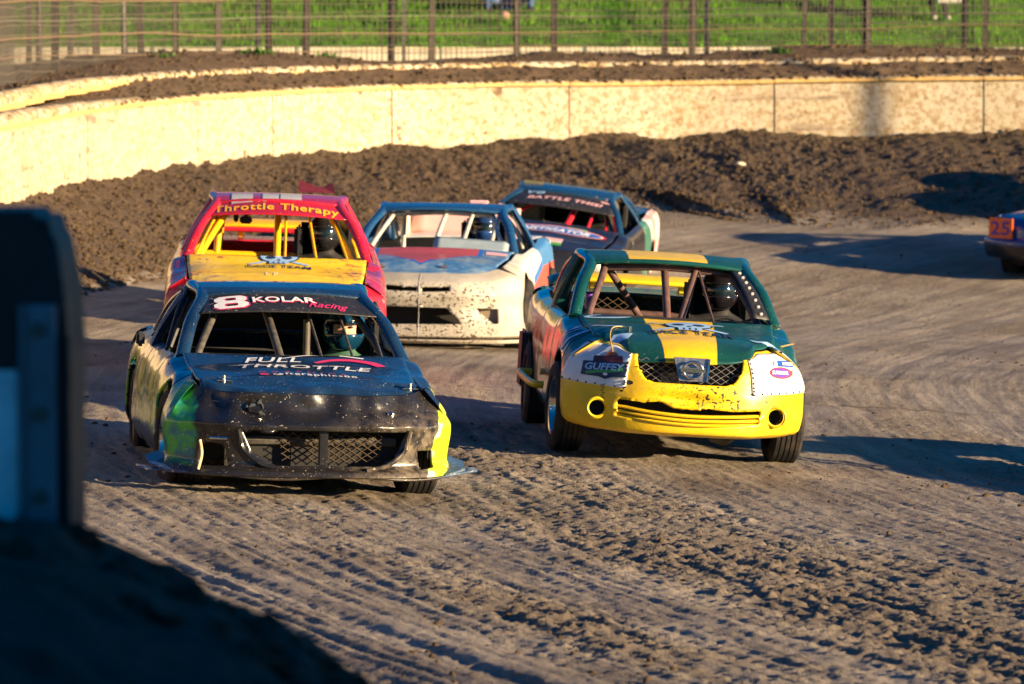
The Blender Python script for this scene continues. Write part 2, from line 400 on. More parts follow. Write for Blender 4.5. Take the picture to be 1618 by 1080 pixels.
def strip(u0, u1, n, prof):
    """sweep a closed (outward offset, z above wall top) profile along the wall between two arc lengths"""
    wa = wall_at(np.linspace(u0, u1, n)); pr = np.array(prof, float); m = len(pr)
    V = np.stack([wa[:, None, 0] + wa[:, None, 5] * pr[None, :, 0], wa[:, None, 1] + wa[:, None, 6] * pr[None, :, 0],
                  np.where(pr[None, :, 1] < -.5, wa[:, None, 2] - .5, wa[:, None, 4] + pr[None, :, 1])], -1) - off0
    F = [[i * m + j, i * m + (j + 1) % m, (i + 1) * m + (j + 1) % m, (i + 1) * m + j] for i in range(n - 1) for j in range(m)]
    F += [list(range(m))[::-1], [(n - 1) * m + j for j in range(m)]]
    return V.reshape(-1, 3), F
PL = 3.0; u = 4.0; i = 0
while u + PL < WLEN - 1:
    j1, j2 = rng.uniform(-.02, .012, 2)
    mesh_obj('panel', *strip(u + .012, u + PL - .012, 9, [(0 + j1, -1), (0 + j1 * .3, -.03), (.02, 0), (.24, 0), (.24, -1)]), M_WALL, wall, False)
    u += PL; i += 1
def rcap(c, z0, z1, w):      # rounded capping section
    h = z1 - z0
    return [(c, z0), (c - .03, z0 + h * .25), (c - .03, z0 + h * .6), (c, z0 + h * .85), (c + w * .3, z1), (c + w * .75, z1), (c + w, z0 + h * .8), (c + w, z0)]
u = 4.0; CL = 1.5
kf = lambda u: float(np.clip((47 - u) / 9, 0, 1))
while u + CL < WLEN - 1:
    dz = rng.uniform(-.006, .008)
    k = kf(u); uo = .62 - .32 * k; uz = .215 - .06 * k
    mesh_obj('capping', *strip(u + .012, u + CL - .012, 7, rcap(-.015, .004 + dz, .085 + .09 * k + dz, .16 + .1 * k)), M_CAP, wall, True, 50)
    mesh_obj('capping_strip', *strip(u + .006, u + CL - .006, 7, [(-.052, .002 + dz), (-.052, .045 + dz), (-.03, .05 + dz), (-.03, .002 + dz)]), M_OCHRE, wall)
    mesh_obj('upper_capping', *strip(u + .6 + .012, u + .6 + CL - .012, 7, rcap(uo, uz + dz, uz + .13 + .06 * k + dz, .20)), M_CAP, wall, True, 50)
    mesh_obj('upper_strip', *strip(u + .6 + .006, u + .6 + CL - .006, 7, [(uo - .038, uz - .01 + dz), (uo - .038, uz + .05 + dz), (uo - .018, uz + .055 + dz), (uo - .018, uz - .01 + dz)]), M_OCHRE, wall)
    u += CL
# dirt lying on the ledge between the two rows, and the mound behind up to the fence
def ledge(name, o0, o1, nw, zfun, mat, label, u0=4, u1=WLEN - 2, du=.05):
    uu = np.arange(u0, u1, du); ww = np.linspace(o0, o1, nw); U, Wd = np.meshgrid(uu, ww, indexing='ij')
    wa = wall_at(U)
    X = wa[..., 0] + wa[..., 5] * Wd; Y = wa[..., 1] + wa[..., 6] * Wd
    Z = wa[..., 4] + zfun(U, Wd)
    me = grid_mesh(name, np.stack([X, Y, Z], -1), *U.shape)
    return tag(from_mesh(name, me, mat, None, True), label, None, None, 'structure')
def z_ledge(U, Wd):
    near = np.clip((U - 41) / 7, 0, 1)               # the ledge is cleaner towards the left end
    return .06 - .08 * (1 - near) + .17 * near * np.clip((Wd - .1) / .5, 0, 1) + (.055 * fbm(U * 3.5, Wd * 3.5, 5, 101, .65) * 1.8 + .05) * near * np.clip((Wd - .0) / .1, 0, 1)
ledge('ledge_dirt', .03, .66, 16, z_ledge, M_SOIL, 'dirt thrown up on the ledge along the wall top')
def _mound():
    us = np.linspace(12, WLEN - 6, 900); wa = wall_at(us); X = wa[:, 0] + wa[:, 5] * 2.1; Y = wa[:, 1] + wa[:, 6] * 2.1
    px = 809 + FPX * X / Y
    rows = [(-80, 150), (40, 125), (100, 105), (200, 91), (290, 80), (440, 79), (520, 87), (560, 94), (680, 97), (780, 89), (870, 80), (960, 84), (1100, 84), (1180, 79), (1250, 72), (1330, 68), (1420, 72), (1520, 74), (1618, 76), (2200, 80)]
    r = np.interp(px, *np.array(rows, float).T)
    return np.c_[us, CAMZ - (r - 120) * Y / FPX - wa[:, 4] - .03]
MOUND = _mound()
def z_mound(U, Wd):
    t = np.clip((Wd - .7) / 1.5, 0, 1)
    near = np.clip((U - 24) / 20, 0, 1)
    wob = 1 + .9 * fbm(U * .28, U * 0, 3, 111)
    top = np.interp(U, MOUND[:, 0], MOUND[:, 1])
    up = .26 + (top - .26) * np.sin(t * 1.57)
    up = up - np.clip((Wd - 3.2) / 3, 0, 1) * .5
    return up + .05 * fbm(U * 2.6, Wd * 2.6, 5, 121, .66) * 2 * (.5 + t) - .03 * (Wd < .78)
ledge('dirt_mound', .74, 9.0, 120, z_mound, M_SOIL, 'mound of brown dirt behind the wall under the fence', du=.08)
n = 9000; U = rng.uniform(20, WLEN - 14, n); Wd = np.where(rng.random(n) < .45, rng.uniform(.05, .95, n), rng.uniform(.7, 2.6, n))
wa = wall_at(U); X = wa[:, 0] + wa[:, 5] * Wd; Y = wa[:, 1] + wa[:, 6] * Wd
Z = wa[:, 4] + np.where(Wd < .62, z_ledge(U, Wd), np.where(Wd < .83, .33, z_mound(U, Wd)))
nj = 9000; Uj = rng.uniform(43, WLEN - 14, nj); Wj = np.where(rng.random(nj) < .5, rng.uniform(-.03, .12, nj), rng.uniform(.60, .80, nj)); wj = wall_at(Uj)
X = np.r_[X, wj[:, 0] + wj[:, 5] * Wj]; Y = np.r_[Y, wj[:, 1] + wj[:, 6] * Wj]; Z = np.r_[Z, wj[:, 4] + np.where(Wj < .3, .05 + .035 * rng.random(nj), .26 + .07 * rng.random(nj))]; U = np.r_[U, Uj]; Wd = np.r_[Wd, Wj]; n += nj
kp = ~((Wd < .95) & (U < 44) & (rng.random(n) < .9)); r = .010 + .035 * rng.random(n) ** 2.2
clods('mound_clods', X[kp], Y[kp], Z[kp], r[kp], M_CLOD, 'crumbs of soil lying on the wall capping and mound')
# a pale rag of litter on the bank
# ------------------------------------------------------------------ grass hill and the low pale kerb in front of it
def grass_mat():
    t = NT('grass'); t.co()
    c = t.mix(t.ramp(t.noise(.9, 6, .6), .35, .66), (.065, .235, .004), (.120, .330, .008))
    c = t.mix(t.ramp(t.noise(7, 5, .65, off=3), .45, .7), c, (.18, .33, .02))
    c = t.mix(t.ramp(t.noise(3.5, 5, .6, off=9, vec=t.mapv((.35, 1, 1))), .56, .66), c, (.020, .10, .018))
    c = t.mix(t.m('MULTIPLY', t.ramp(t.noise(30, 4, .65, off=5), .5, .7), .5), c, (.05, .13, .012))
    c = t.mix(t.m('MULTIPLY', t.ramp(t.noise(1.6, 5, .62, off=41), .56, .68), .7), c, (.22, .20, .07))
    c = t.mix(t.m('MULTIPLY', t.ramp(t.noise(.8, 4, .6, off=51), .52, .62), .6), c, (.035, .12, .012))
    return t.done(c, .9, t.bump(t.noise(24, 6, .7), .9, .05), spec=.2)
M_GRASS = grass_mat()
KY = 88.0
gx = np.r_[np.arange(-60, -14, 2), np.arange(-14, 16, .12), np.arange(16, 70, 2)]; gy = np.r_[np.arange(KY + .16, KY + 8, .10), np.arange(KY + 8, KY + 60, 2.0), [400]]
X, Y = np.meshgrid(gx, gy, indexing='ij')
hill = lambda X, Y: 2.66 + .25 * np.minimum(Y - KY, 20) + .05 * np.clip(Y - KY - 20, 0, 60)
def hillz(X, Y): return hill(X, Y) + .05 * fbm(X * .8, Y * .8, 3, 131)
me = grid_mesh('grass_hill', np.stack([X, Y, hillz(X, Y)], -1), *X.shape)
tag(from_mesh('grass_hill', me, M_GRASS, None, True), 'bright green grass hill rising behind the track fence', None, None, 'structure')
# grass blades on the part of the hill that shows
nb = 42000
bx = rng.uniform(-10.5, 10.5, nb); by = KY + .2 + 5.2 * rng.random(nb); bz = hillz(bx, by)
hgt = rng.uniform(.04, .11, nb) * (.35 + 1.6 * np.clip(fbm(bx * 1.1, by * 1.5, 3, 171) * 2.5 + .45, 0, 1)); wd = rng.uniform(.008, .016, nb); an = rng.uniform(0, 6.28, nb); ln = rng.normal(0, .04, (nb, 2))
V = np.zeros((nb, 3, 3)); V[:, 0] = np.c_[bx - np.cos(an) * wd, by - np.sin(an) * wd, bz - .01]; V[:, 1] = np.c_[bx + np.cos(an) * wd, by + np.sin(an) * wd, bz - .01]
V[:, 2] = np.c_[bx + ln[:, 0], by + ln[:, 1], bz + hgt]
me = bpy.data.meshes.new('grass_blades'); me.from_pydata(V.reshape(-1, 3).tolist(), [], np.arange(nb * 3).reshape(-1, 3).tolist())
tag(from_mesh('grass_blades', me, M_GRASS), 'short blades of grass on the hill', None, None, 'stuff')
M_KERB = plain('pale_concrete', (.62, .55, .40), .85, var=.2, scale=3)
kerb = empty('kerb_wall', (0, KY, 2.3), 'low pale concrete kerb between the mound and the grass', 'kerb')
for k in range(-6, 7):
    mesh_obj('kerb_block', *box((k * 2.5, 0, .17), (2.47, .3, .46), .02), M_KERB, kerb)
flat = [(-60, 76, 1.4), (60, 76, 1.4), (60, KY + .2, 2.2), (-60, KY + .2, 2.2)]
tag(mesh_obj('dirt_verge', [(-60, 62, 1.1), (-7.6, 60, 1.2), (-3, 77, 1.9), (60, 77, 1.9), (60, KY + .3, 2.42), (-60, KY + .3, 2.42)], [[0, 1, 2, 3, 4, 5]], M_SOIL), 'flat dirt verge behind the mound', None, None, 'structure')

# ------------------------------------------------------------------ catch fence
M_POST = plain('weathered_steel', (.062, .050, .040), .75, var=.5, scale=7)
M_POST2 = plain('grey_steel', (.17, .155, .14), .6, var=.4, scale=7)
M_ROPE = plain('rusty_cable', (.16, .105, .068), .8, var=.3)
M_WIRE = plain('fence_wire', (.20, .175, .145), .55, metal=.3, var=.2)
FO = 2.2
def fence_u(px, off):
    us = np.linspace(10, WLEN - 6, 1600); wa = wall_at(us)
    off = off * (.42 + .58 * np.clip((us - 32) / 16, 0, 1)); X = wa[:, 0] + wa[:, 5] * off; Y = wa[:, 1] + wa[:, 6] * off
    u_ = 809 + FPX * X / Y
    k = np.argmin(np.abs(u_ - px) + (Y < 40) * 1e4); return us[k]
def fpos(u, off):
    wa = wall_at(np.atleast_1d(u)); off = off * (.42 + .58 * np.clip((np.atleast_1d(u) - 32) / 16, 0, 1)); return np.c_[wa[:, 0] + wa[:, 5] * off, wa[:, 1] + wa[:, 6] * off, wa[:, 4]]
f0 = fpos(fence_u(809, FO), FO)[0]
fence = empty('catch_fence', f0, 'tall rusty catch fence of steel posts, cables and wire mesh above the mound', 'fence')
def hbeam(h, lean, w=.10):
    s = w / 2; t = .012
    V, F = join(box((0, -s, h / 2), (w, t, h)), box((0, s, h / 2), (w, t, h)), box((0, 0, h / 2), (t, w - .016, h)))
    V = [(x + lean * z, y, z) for x, y, z in V]; return V, F
def post(px, off, lean, w, h, mat, fen, dz=0):
    p = fpos(fence_u(px, off), off)[0] - np.array(fen.location)
    V, F = hbeam(h + .6, lean, w)
    lean2 = rng.normal(0, .012); V = [(x + lean2 * z, y, z) for x, y, z in V]; a = rng.uniform(-.5, .5); c, s_ = math.cos(a), math.sin(a)
    V = [(x * c - y * s_, x * s_ + y * c, z) for x, y, z in V]
    o = mesh_obj('post', V, F, mat, fen); o.location = (p[0], p[1], p[2] - .2 + dz)
for px, lean in [(45, .0), (85, .01), (152, .0), (225, -.01), (277, .01), (345, 0), (425, .01), (480, .0), (617, .012), (680, .02), (815, .02), (872, .025), (1045, .05), (1090, .03), (1265, .03), (1310, .035), (1370, .0), (1520, .02), (1555, .03), (1680, 0), (1760, 0), (-30, 0)]:
    post(px, FO, lean, .075 if px % 2 else .09, 3.4, M_POST, fence)
cab_z = [.55, .80, 1.02, 1.28, 1.5, 1.8, 2.2, 2.7]
us = np.linspace(14, WLEN - 8, 260)
for k, cz in enumerate(cab_z):
    p = fpos(us, FO - .08) - f0
    sag = .055 * fbm(us * .5, us * 0 + k, 3, 140 + k) * 2
    p[:, 2] += cz + sag
    mesh_obj('cable', *tube(p, .011 if k in (1, 3) else .007, 5), M_ROPE if k in (1, 3, 0) else M_WIRE, fence)
def wire_mesh(off, u0, u1, z0, z1, du, dz, th, name, fen):
    V = []; F = []
    def bar(a, b, t):
        k = len(V); V.extend([(a[0] - t, a[1], a[2]), (a[0] + t, a[1], a[2] + t), (b[0] + t, b[1], b[2] + t), (b[0] - t, b[1], b[2])]); F.append([k, k + 1, k + 2, k + 3])
        V.extend([(a[0], a[1] - t, a[2]), (a[0], a[1] + t, a[2] - t), (b[0], b[1] + t, b[2] - t), (b[0], b[1] - t, b[2])]); F.append([k + 4, k + 5, k + 6, k + 7])
    L = np.array(fen.location)
    for u in np.arange(u0, u1, du):
        p = fpos(u, off)[0] - L; q = p.copy(); p[2] += z0; q[2] += z1
        for s0 in range(3):
            e = rng.normal(0, .006, 3)
            bar(p + (q - p) * s0 / 3 , p + (q - p) * (s0 + 1) / 3 + e * 0, th)
    uu = np.arange(u0, u1, .6)
    for z in np.arange(z0, z1, dz):
        p = fpos(uu, off) - L; p[:, 2] += z + .012 * rng.normal(size=len(uu))
        for a, b in zip(p[:-1], p[1:]): bar(a, b, th)
    o = mesh_obj(name, V, F, M_WIRE, fen); o['kind'] = 'stuff'
wire_mesh(FO - .07, 14, WLEN - 8, .25, 3.3, .06, .12, .0058, 'wire_mesh', fence)
F2 = 5.0
f1 = fpos(fence_u(1113, F2), F2)[0]
fence2 = empty('chain_link_fence', f1, 'thinner grey fence of slim posts standing behind the catch fence', 'fence')
for px in (-10, 60, 110, 197, 410, 635, 1113, 1700):
    post(px, F2, .005, .06, 2.6, M_POST2, fence2, -.2)
wire_mesh(F2 - .05, 14, WLEN - 8, -.1, 2.3, .12, .2, .004, 'wire_mesh', fence2)
# ------------------------------------------------------------------ race car builder
# car space: x to the right when one looks at its nose, y from the nose backwards, z up
def smooth_keys(keys, s):
    """keys [(pos, (7,2))] -> sections at s, smoothstep between keys"""
    ps = np.array([k[0] for k in keys]); Q = np.array([k[1] for k in keys], float)
    i = np.clip(np.searchsorted(ps, s, side='right') - 1, 0, len(ps) - 2)
    t = np.clip((s - ps[i]) / (ps[i + 1] - ps[i] + 1e-9), 0, 1); t = t * t * (3 - 2 * t)
    return Q[i] * (1 - t)[..., None, None] + Q[i + 1] * t[..., None, None]
def sec_eval(Q, v):
    """Catmull-Rom across the section's points; Q (...,m,2), v 0..1"""
    m = Q.shape[-2]; x = np.clip(v, 0, 1) * (m - 1); i = np.clip(x.astype(int), 0, m - 2); t = (x - i)[..., None]
    g = lambda k: np.take_along_axis(Q, np.clip(k, 0, m - 1)[..., None, None], -2)[..., 0, :]
    p0, p1, p2, p3 = g(i - 1), g(i), g(i + 1), g(i + 2)
    return .5 * (2 * p1 + (p2 - p0) * t * .8 + (2 * p0 - 5 * p1 + 4 * p2 - p3) * t * t * .8 + (3 * p1 - p0 - 3 * p2 + p3) * t ** 3 * .8 + .2 * 0) if False else \
        p1 + (t * t * (3 - 2 * t)) * (p2 - p1) * .35 + .65 * (.5 * (2 * p1 + (p2 - p0) * t + (2 * p0 - 5 * p1 + 4 * p2 - p3) * t * t + (3 * p1 - p0 - 3 * p2 + p3) * t ** 3) - p1)
def sd_circ(P, c, r, ax=(1, 2)): return np.hypot(P[..., ax[0]] - c[0], P[..., ax[1]] - c[1]) - r
def sd_poly(P, pts, ax=(0, 2)):
    x = P[..., ax[0]]; y = P[..., ax[1]]; pts = np.array(pts, float); n = len(pts)
    d = np.full(x.shape, 1e9); ins = np.zeros(x.shape, bool)
    for i in range(n):
        a = pts[i]; b = pts[(i + 1) % n]; e = b - a
        t = np.clip(((x - a[0]) * e[0] + (y - a[1]) * e[1]) / (e @ e), 0, 1)
        d = np.minimum(d, np.hypot(x - a[0] - t * e[0], y - a[1] - t * e[1]))
        ins ^= ((a[1] > y) != (b[1] > y)) & (x < (b[0] - a[0]) * (y - a[1]) / (b[1] - a[1] + 1e-12) + a[0])
    return np.where(ins, -d, d)

class Car:
    def __init__(c, name, label, pos, yaw, roll=0.0, pitch=0.0, scale=1.0, **p):
        c.root = empty(name, pos, label, 'race car', 'race cars on the dirt oval')
        c.root.rotation_euler = (Matrix.Rotation(R(yaw), 3, 'Z') @ Matrix.Rotation(R(pitch), 3, 'X') @ Matrix.Rotation(R(roll), 3, 'Y')).to_euler()
        c.p = p; c.bvh_v = []; c.bvh_f = []
        for k, v in p.items(): setattr(c, k, v)
        # plan outline of the body, right half, nose centre -> tail centre
        W, nd, npow, L, rd = c.W, c.nd, c.npow, c.L, c.rd
        th = np.linspace(0, 1, 200); xn = W * (1 - (1 - th) ** 1.6)
        nose = np.c_[xn, nd * (xn / W) ** npow]
        ys = np.linspace(nd, L - rd, 160)[1:]
        side = np.c_[W + c.bulge * np.sin(np.pi * (ys - nd) / (L - nd - rd)), ys]
        tail = np.c_[nose[:, 0], L - rd * (nose[:, 0] / W) ** npow][::-1][1:]
        pl = np.vstack([nose, side, tail]); c.pl = pl
        c.ps = np.r_[0, np.cumsum(np.hypot(*np.diff(pl, axis=0).T))]; c.SL = c.ps[-1]
        t = np.gradient(pl, axis=0); t /= np.linalg.norm(t, axis=1)[:, None]
        c.pn = np.c_[t[:, 1], -t[:, 0]]
        c.nn, c.ns, c.nt = len(nose), len(side), len(tail)
        c.keys = [(c.s_of(k[0]), k[1]) for k in p['sections']]
        c.keys.sort(key=lambda k: k[0])
    def s_of(c, spec):
        a, v = spec
        if a == 'x': return float(np.interp(v, c.pl[:c.nn, 0], c.ps[:c.nn]))
        if a == 'y': return float(np.interp(v, c.pl[c.nn:c.nn + c.ns, 1], c.ps[c.nn:c.nn + c.ns]))
        return float(np.interp(-v, -c.pl[c.nn + c.ns:, 0], c.ps[c.nn + c.ns:]))
    def skin(c, s, v):
        """point on the body side for arc position s (negative = left side) and height parameter v"""
        sg = np.where(s < 0, -1.0, 1.0); a = np.abs(s)
        q = sec_eval(smooth_keys(c.keys, a), v)
        x = np.interp(a, c.ps, c.pl[:, 0]); y = np.interp(a, c.ps, c.pl[:, 1])
        nx = np.interp(a, c.ps, c.pn[:, 0]); ny = np.interp(a, c.ps, c.pn[:, 1])
        P = np.stack([sg * np.maximum(x - nx * q[..., 0], 0), y - ny * q[..., 0], q[..., 1]], -1)
        return c.dent(P)
    def dent(c, P):
        d = getattr(c, 'dents', None)
        if d: P = d(P)
        return P
    def add(c, name, V, F, mat, parent=None, smooth=True, sharp=40, thick=0.0, bvh=False, label=None):
        V = np.asarray(V, float)
        if bvh:
            k = sum(len(v) for v in c.bvh_v); c.bvh_v.append(V); c.bvh_f += [[i + k for i in f] for f in F]
        o = mesh_obj(name, V, F, mat, parent or c.root, smooth, sharp)
        if thick:
            md = o.modifiers.new('solid', 'SOLIDIFY'); md.thickness = thick; md.offset = -1; md.use_even_offset = False
        if label: o['label'] = label
        return o
    def patch(c, name, fun, A, B, mat, parent=None, cuts=(), thick=.014, bvh=True, out=None, sharp=42, label=None):
        A = np.asarray(A, float); B = np.asarray(B, float)
        a, b = np.meshgrid(A, B, indexing='ij'); P = fun(a, b)
        keep = np.ones((len(A) - 1, len(B) - 1), bool)
        for cut in cuts:
            d = cut(P)
            da = np.gradient(A)[:, None] * np.ones_like(b); db = np.gradient(B)[None, :] * np.ones_like(a)
            for _ in range(2):
                d = cut(fun(a, b)); ga = (cut(fun(a + da * .2, b)) - d) / .2; gb = (cut(fun(a, b + db * .2)) - d) / .2
                g2 = ga ** 2 + gb ** 2 + 1e-12
                near = np.abs(d) < .62 * np.sqrt(g2)
                na, nb = a - np.where(near, ga / g2 * d * da, 0), b - np.where(near, gb / g2 * d * db, 0)
                na[[0, -1]] = a[[0, -1]]; nb[:, [0, -1]] = b[:, [0, -1]]
                a, b = na, nb
            P = fun(a, b); d = cut(P)
            keep &= (d[:-1, :-1] + d[1:, :-1] + d[1:, 1:] + d[:-1, 1:]) > 0
        nu, nv = P.shape[:2]; idx = np.arange(nu * nv).reshape(nu, nv)
        F = np.stack([idx[:-1, :-1], idx[1:, :-1], idx[1:, 1:], idx[:-1, 1:]], -1)[keep].reshape(-1, 4)
        V = P.reshape(-1, 3)
        used = np.unique(F); mp = -np.ones(len(V), int); mp[used] = np.arange(len(used)); V = V[used]; F = mp[F]
        n = np.cross(V[F[:, 1]] - V[F[:, 0]], V[F[:, 3]] - V[F[:, 0]]); cen = V[F].mean(1)
        ref = np.array(out if out is not None else (0, c.L * .5, .45))
        if (n * (cen - ref)).sum() < 0: F = F[:, ::-1]
        return c.add(name, V, F.tolist(), mat, parent, True, sharp, thick, bvh, label)
    # --- decals: flat outlines laid on the body
    def decal(c, name, VF, origin, ux, uy, mat, parent=None, off=.004, cut=.03, pdir=None, label=None):
        V, F = VF
        bm = bmesh.new(); vs = [bm.verts.new((v[0], v[1], 0)) for v in V]
        for f in F:
            try: bm.faces.new([vs[i] for i in f])
            except ValueError: pass
        lo = np.min(np.array(V), 0); hi = np.max(np.array(V), 0)
        for ax in (0, 1):
            for q in np.arange(lo[ax] + cut, hi[ax], cut):
                co = [0, 0, 0]; no = [0, 0, 0]; co[ax] = q; no[ax] = 1
                bmesh.ops.bisect_plane(bm, geom=bm.verts[:] + bm.edges[:] + bm.faces[:], plane_co=co, plane_no=no, dist=1e-5)
        V, F = bm_vf(bm)
        ux = Vector(ux).normalized(); uy = Vector(uy).normalized(); n = Vector(pdir).normalized() if pdir else ux.cross(uy).normalized()
        if not hasattr(c, '_bvh') or c._bn != len(c.bvh_v):
            c._bvh = BVHTree.FromPolygons(np.vstack(c.bvh_v).tolist(), c.bvh_f); c._bn = len(c.bvh_v)
        o = Vector(origin); out = []; bad = set()
        for i, v in enumerate(V):
            p = o + ux * v[0] + uy * v[1] + n * .35
            h = c._bvh.ray_cast(p, -n, .8)
            if h[0] is None: bad.add(i); out.append(tuple(o + ux * v[0] + uy * v[1]))
            else:
                hn = h[1] if h[1].dot(n) > 0 else -h[1]
                out.append(tuple(h[0] + hn * off))
        F = [f for f in F if not any(i in bad for i in f)]
        if not F: return None
        return c.add(name, out, F, mat, parent, True, 60, label=label)
    # --- standard pieces
    def hood_fun(c, y_side=None):
        """hood surface (a -1..1 across, b 0 front .. 1 cowl)"""
        sN = np.linspace(0, c.s_of(('y', c.yc)), 260)
        E = c.skin(sN, np.ones_like(sN))                  # inner edge of the body on the right
        E0 = E[:1]
        sx = c.s_of(('y', c.yf))
        hwF, hwC = c.hwF, c.hwC
        ex = np.maximum.accumulate(E[:, 0])
        def yfront(x): return np.interp(np.abs(x), ex + np.arange(len(ex)) * 1e-6, E[:, 1]) + c.hood_gap
        def zedge(y): return np.interp(y, np.maximum.accumulate(E[:, 1]) + np.arange(len(E)) * 1e-6, E[:, 2])
        def f(a, b):
            bb = np.clip(b, 0, 1)
            x = a * (hwF + (hwC - hwF) * bb ** .8)
            y0 = np.minimum(yfront(np.minimum(np.abs(x), hwF * .985)), .8)
            yc = c.yc + c.cowl_bow * (1 - a ** 2) * -1
            y = y0 + (yc - y0) * bb
            z = zedge(y) * 1.0 + np.interp(bb, c.crown_b, c.crown_z) * (1 - np.abs(a) ** 2.2) + .012 - np.interp(bb, [0, .08, .2], [c.hood_lip, .004, 0])
            P = np.stack([x, y, z], -1)
            hd = getattr(c, 'hood_dent', None)
            return hd(P, a, b) if hd else P
        return f
    def build_shell(c, mats):
        """body sides all round, split into nose, fenders, doors, quarters and tail"""
        sa, sd0, sd1 = c.s_of(('y', c.ya)), c.s_of(('y', c.yd0)), c.s_of(('y', c.yd1))
        sq = c.s_of(('y', c.L - c.rd - .02)); vv = np.linspace(0, 1, 40)
        arch_f = lambda P: np.where(np.abs(P[..., 0]) > .45, sd_circ(P, (c.yf, c.arch_z), c.Ra), 1.0)
        arch_r = lambda P: np.where(np.abs(P[..., 0]) > .45, sd_circ(P, (c.yr, c.arch_z), c.Ra), 1.0)
        c.nose = c.patch('front_bumper', c.skin, np.arange(-sa, sa + .001, sa / 62), np.linspace(0, 1, 56), mats['nose'], cuts=[arch_f] + list(c.nose_cuts), thick=.02)
        g = .004; out = {}
        for sg in (-1, 1):
            def rng_(a, b, n): r = np.linspace(a, b, n) * sg; return np.sort(r)
            side = 'l' if sg < 0 else 'r'
            c.patch('front_fender', c.skin, rng_(sa + g, sd0 - g, max(8, int((sd0 - sa) / .026))), vv, mats.get('fender_' + side, mats['body']), cuts=[arch_f])
            c.patch('door', c.skin, rng_(sd0 + g, sd1 - g, 26), vv, mats.get('door_' + side, mats['body']))
            c.patch('rear_quarter', c.skin, rng_(sd1 + g, sq - g, 52), vv, mats.get('quarter_' + side, mats['body']), cuts=[arch_r])
        rs = np.linspace(sq + g, 2 * c.SL - sq - g, 60)
        def tail(a, v):
            s = np.where(a > c.SL, -(2 * c.SL - a), a); return c.skin(s, v)
        c.patch('rear_bumper', tail, rs, np.linspace(0, 1, 24), mats.get('tail', mats['body']))
        c.hood = c.patch('hood', c.hood_fun(), np.linspace(-1, 1, 56), np.linspace(0, 1, 44), mats['hood'], thick=.012, out=(0, c.yc * .6, 0))
        c.greenhouse(mats)
        c.underbody()
    def wind(c, a, t):
        """windscreen surface: a -1..1 across, t 0 at the base .. 1 at the header"""
        base = np.stack([a * c.xc, c.yc - c.cowl_bow * (1 - a ** 2), c.zc + c.crown_z[-1] * (1 - a ** 2)], -1)
        head = np.stack([a * c.xr, c.yh - .07 * (1 - a ** 2), c.zh + .03 * (1 - a ** 2)], -1)
        t = t[..., None]; P = base + (head - base) * t
        return P + np.stack([0 * a, -.03 * np.sin(np.pi * t[..., 0]), .03 * np.sin(np.pi * t[..., 0])], -1)
    def greenhouse(c, mats):
        xr, zh = c.xr, c.zh
        rail = [(c.xc + .01, c.yc + .02, c.zc - .03), (c.xc * .52 + xr * .48 + .015, (c.yc + c.yh) / 2, c.zc + (zh - c.zc) * .52 + .012), (xr + .01, c.yh, zh - .005),
                (xr + .035, c.yh + .35, zh + .035), (xr + .035, (c.yh + c.yrr) / 2 + .1, zh + .045), (xr + .01, c.yrr, c.zrr - .01), ((xr + c.xw) / 2 + .02, (c.yrr + c.yw) / 2, (c.zrr + c.zw) / 2 + .03), (c.xw + .02, c.yw, c.zw - .02)]
        rail = crom(rail, 9)
        m = mats.get('pillar', mats['body'])
        for sg in (-1, 1):
            P = rail * np.array([sg, 1, 1])
            c.add('roof_pillar', *tube(P, c.rail_r, 12, sx=1.55), m, bvh=False, sharp=60)
            bp = [(sg * (xr + .045), c.yB, c.zh + .02), (sg * (c.W - .10), c.yB + .06, c.belt_z - .02)]
            c.add('centre_pillar', *tube(crom([bp[0], ((bp[0][0] + bp[1][0]) / 2 + sg * .015, c.yB + .02, (bp[0][2] + bp[1][2]) / 2), bp[1]], 4), .032, 8, sx=1.6), mats.get('bpillar', m), sharp=60)
            # rear roof quarter closing the side behind the rear window opening
            q0 = np.array([xr + .03, c.yrr - .02, c.zrr - .03]); q1 = np.array([c.xw + .02, c.yw, c.zw - .03]); q2 = np.array([c.W - .11, c.yq, c.belt_z])
            def cp(a, b):
                e = q0 + (q1 - q0) * a[..., None]; g = q0 + (q2 - q0) * a[..., None]
                P = e + (g - e) * b[..., None]; P[..., 0] *= sg; return P
            c.patch('rear_pillar', cp, np.linspace(.02, 1, 10), np.linspace(0, 1, 6), mats.get('cpillar', m), thick=.01)
        def roof(a, b):
            y0 = c.yh - .07 * (1 - a ** 2); y1 = c.yrr + .05 * (1 - a ** 2)
            y = y0 + (y1 - y0) * b
            z = np.interp(b, [0, .12, .35, .7, 1], [zh + .012, zh + .042, zh + .066, zh + .062, c.zrr + .01]) + c.roof_crown * (1 - np.abs(a) ** 2.4)
            P = np.stack([a * (xr + .035), y, z], -1)
            return c.dent(P)
        c.roof = c.patch('roof', roof, np.linspace(-1, 1, 44), np.linspace(0, 1, 40), mats['roof'], thick=.02, out=(0, 2.4, 0))
        # header strip under the leading edge of the roof
        hp = c.wind(np.linspace(-1, 1, 16), np.full(16, .985)); c.add('windscreen_header', *tube(hp, .018, 8), mats.get('header', m), sharp=60)
        # rear deck
        def deck(a, b):
            hw = c.W - .13; y0 = c.yw + .06 * (1 - a ** 2) ; y = y0 + (c.L - .12 - y0 - .05 * a ** 2) * b
            z = c.zw - .01 + (c.deck_z - c.zw) * b + .02 * (1 - a ** 2)
            return c.dent(np.stack([a * (c.xw + .02 + (hw - c.xw - .02) * np.minimum(1, b * 3)), y, z], -1))
        c.deck = c.patch('boot_lid', deck, np.linspace(-1, 1, 24), np.linspace(0, 1, 20), mats.get('deck', mats['body']), out=(0, c.L - .5, 0))
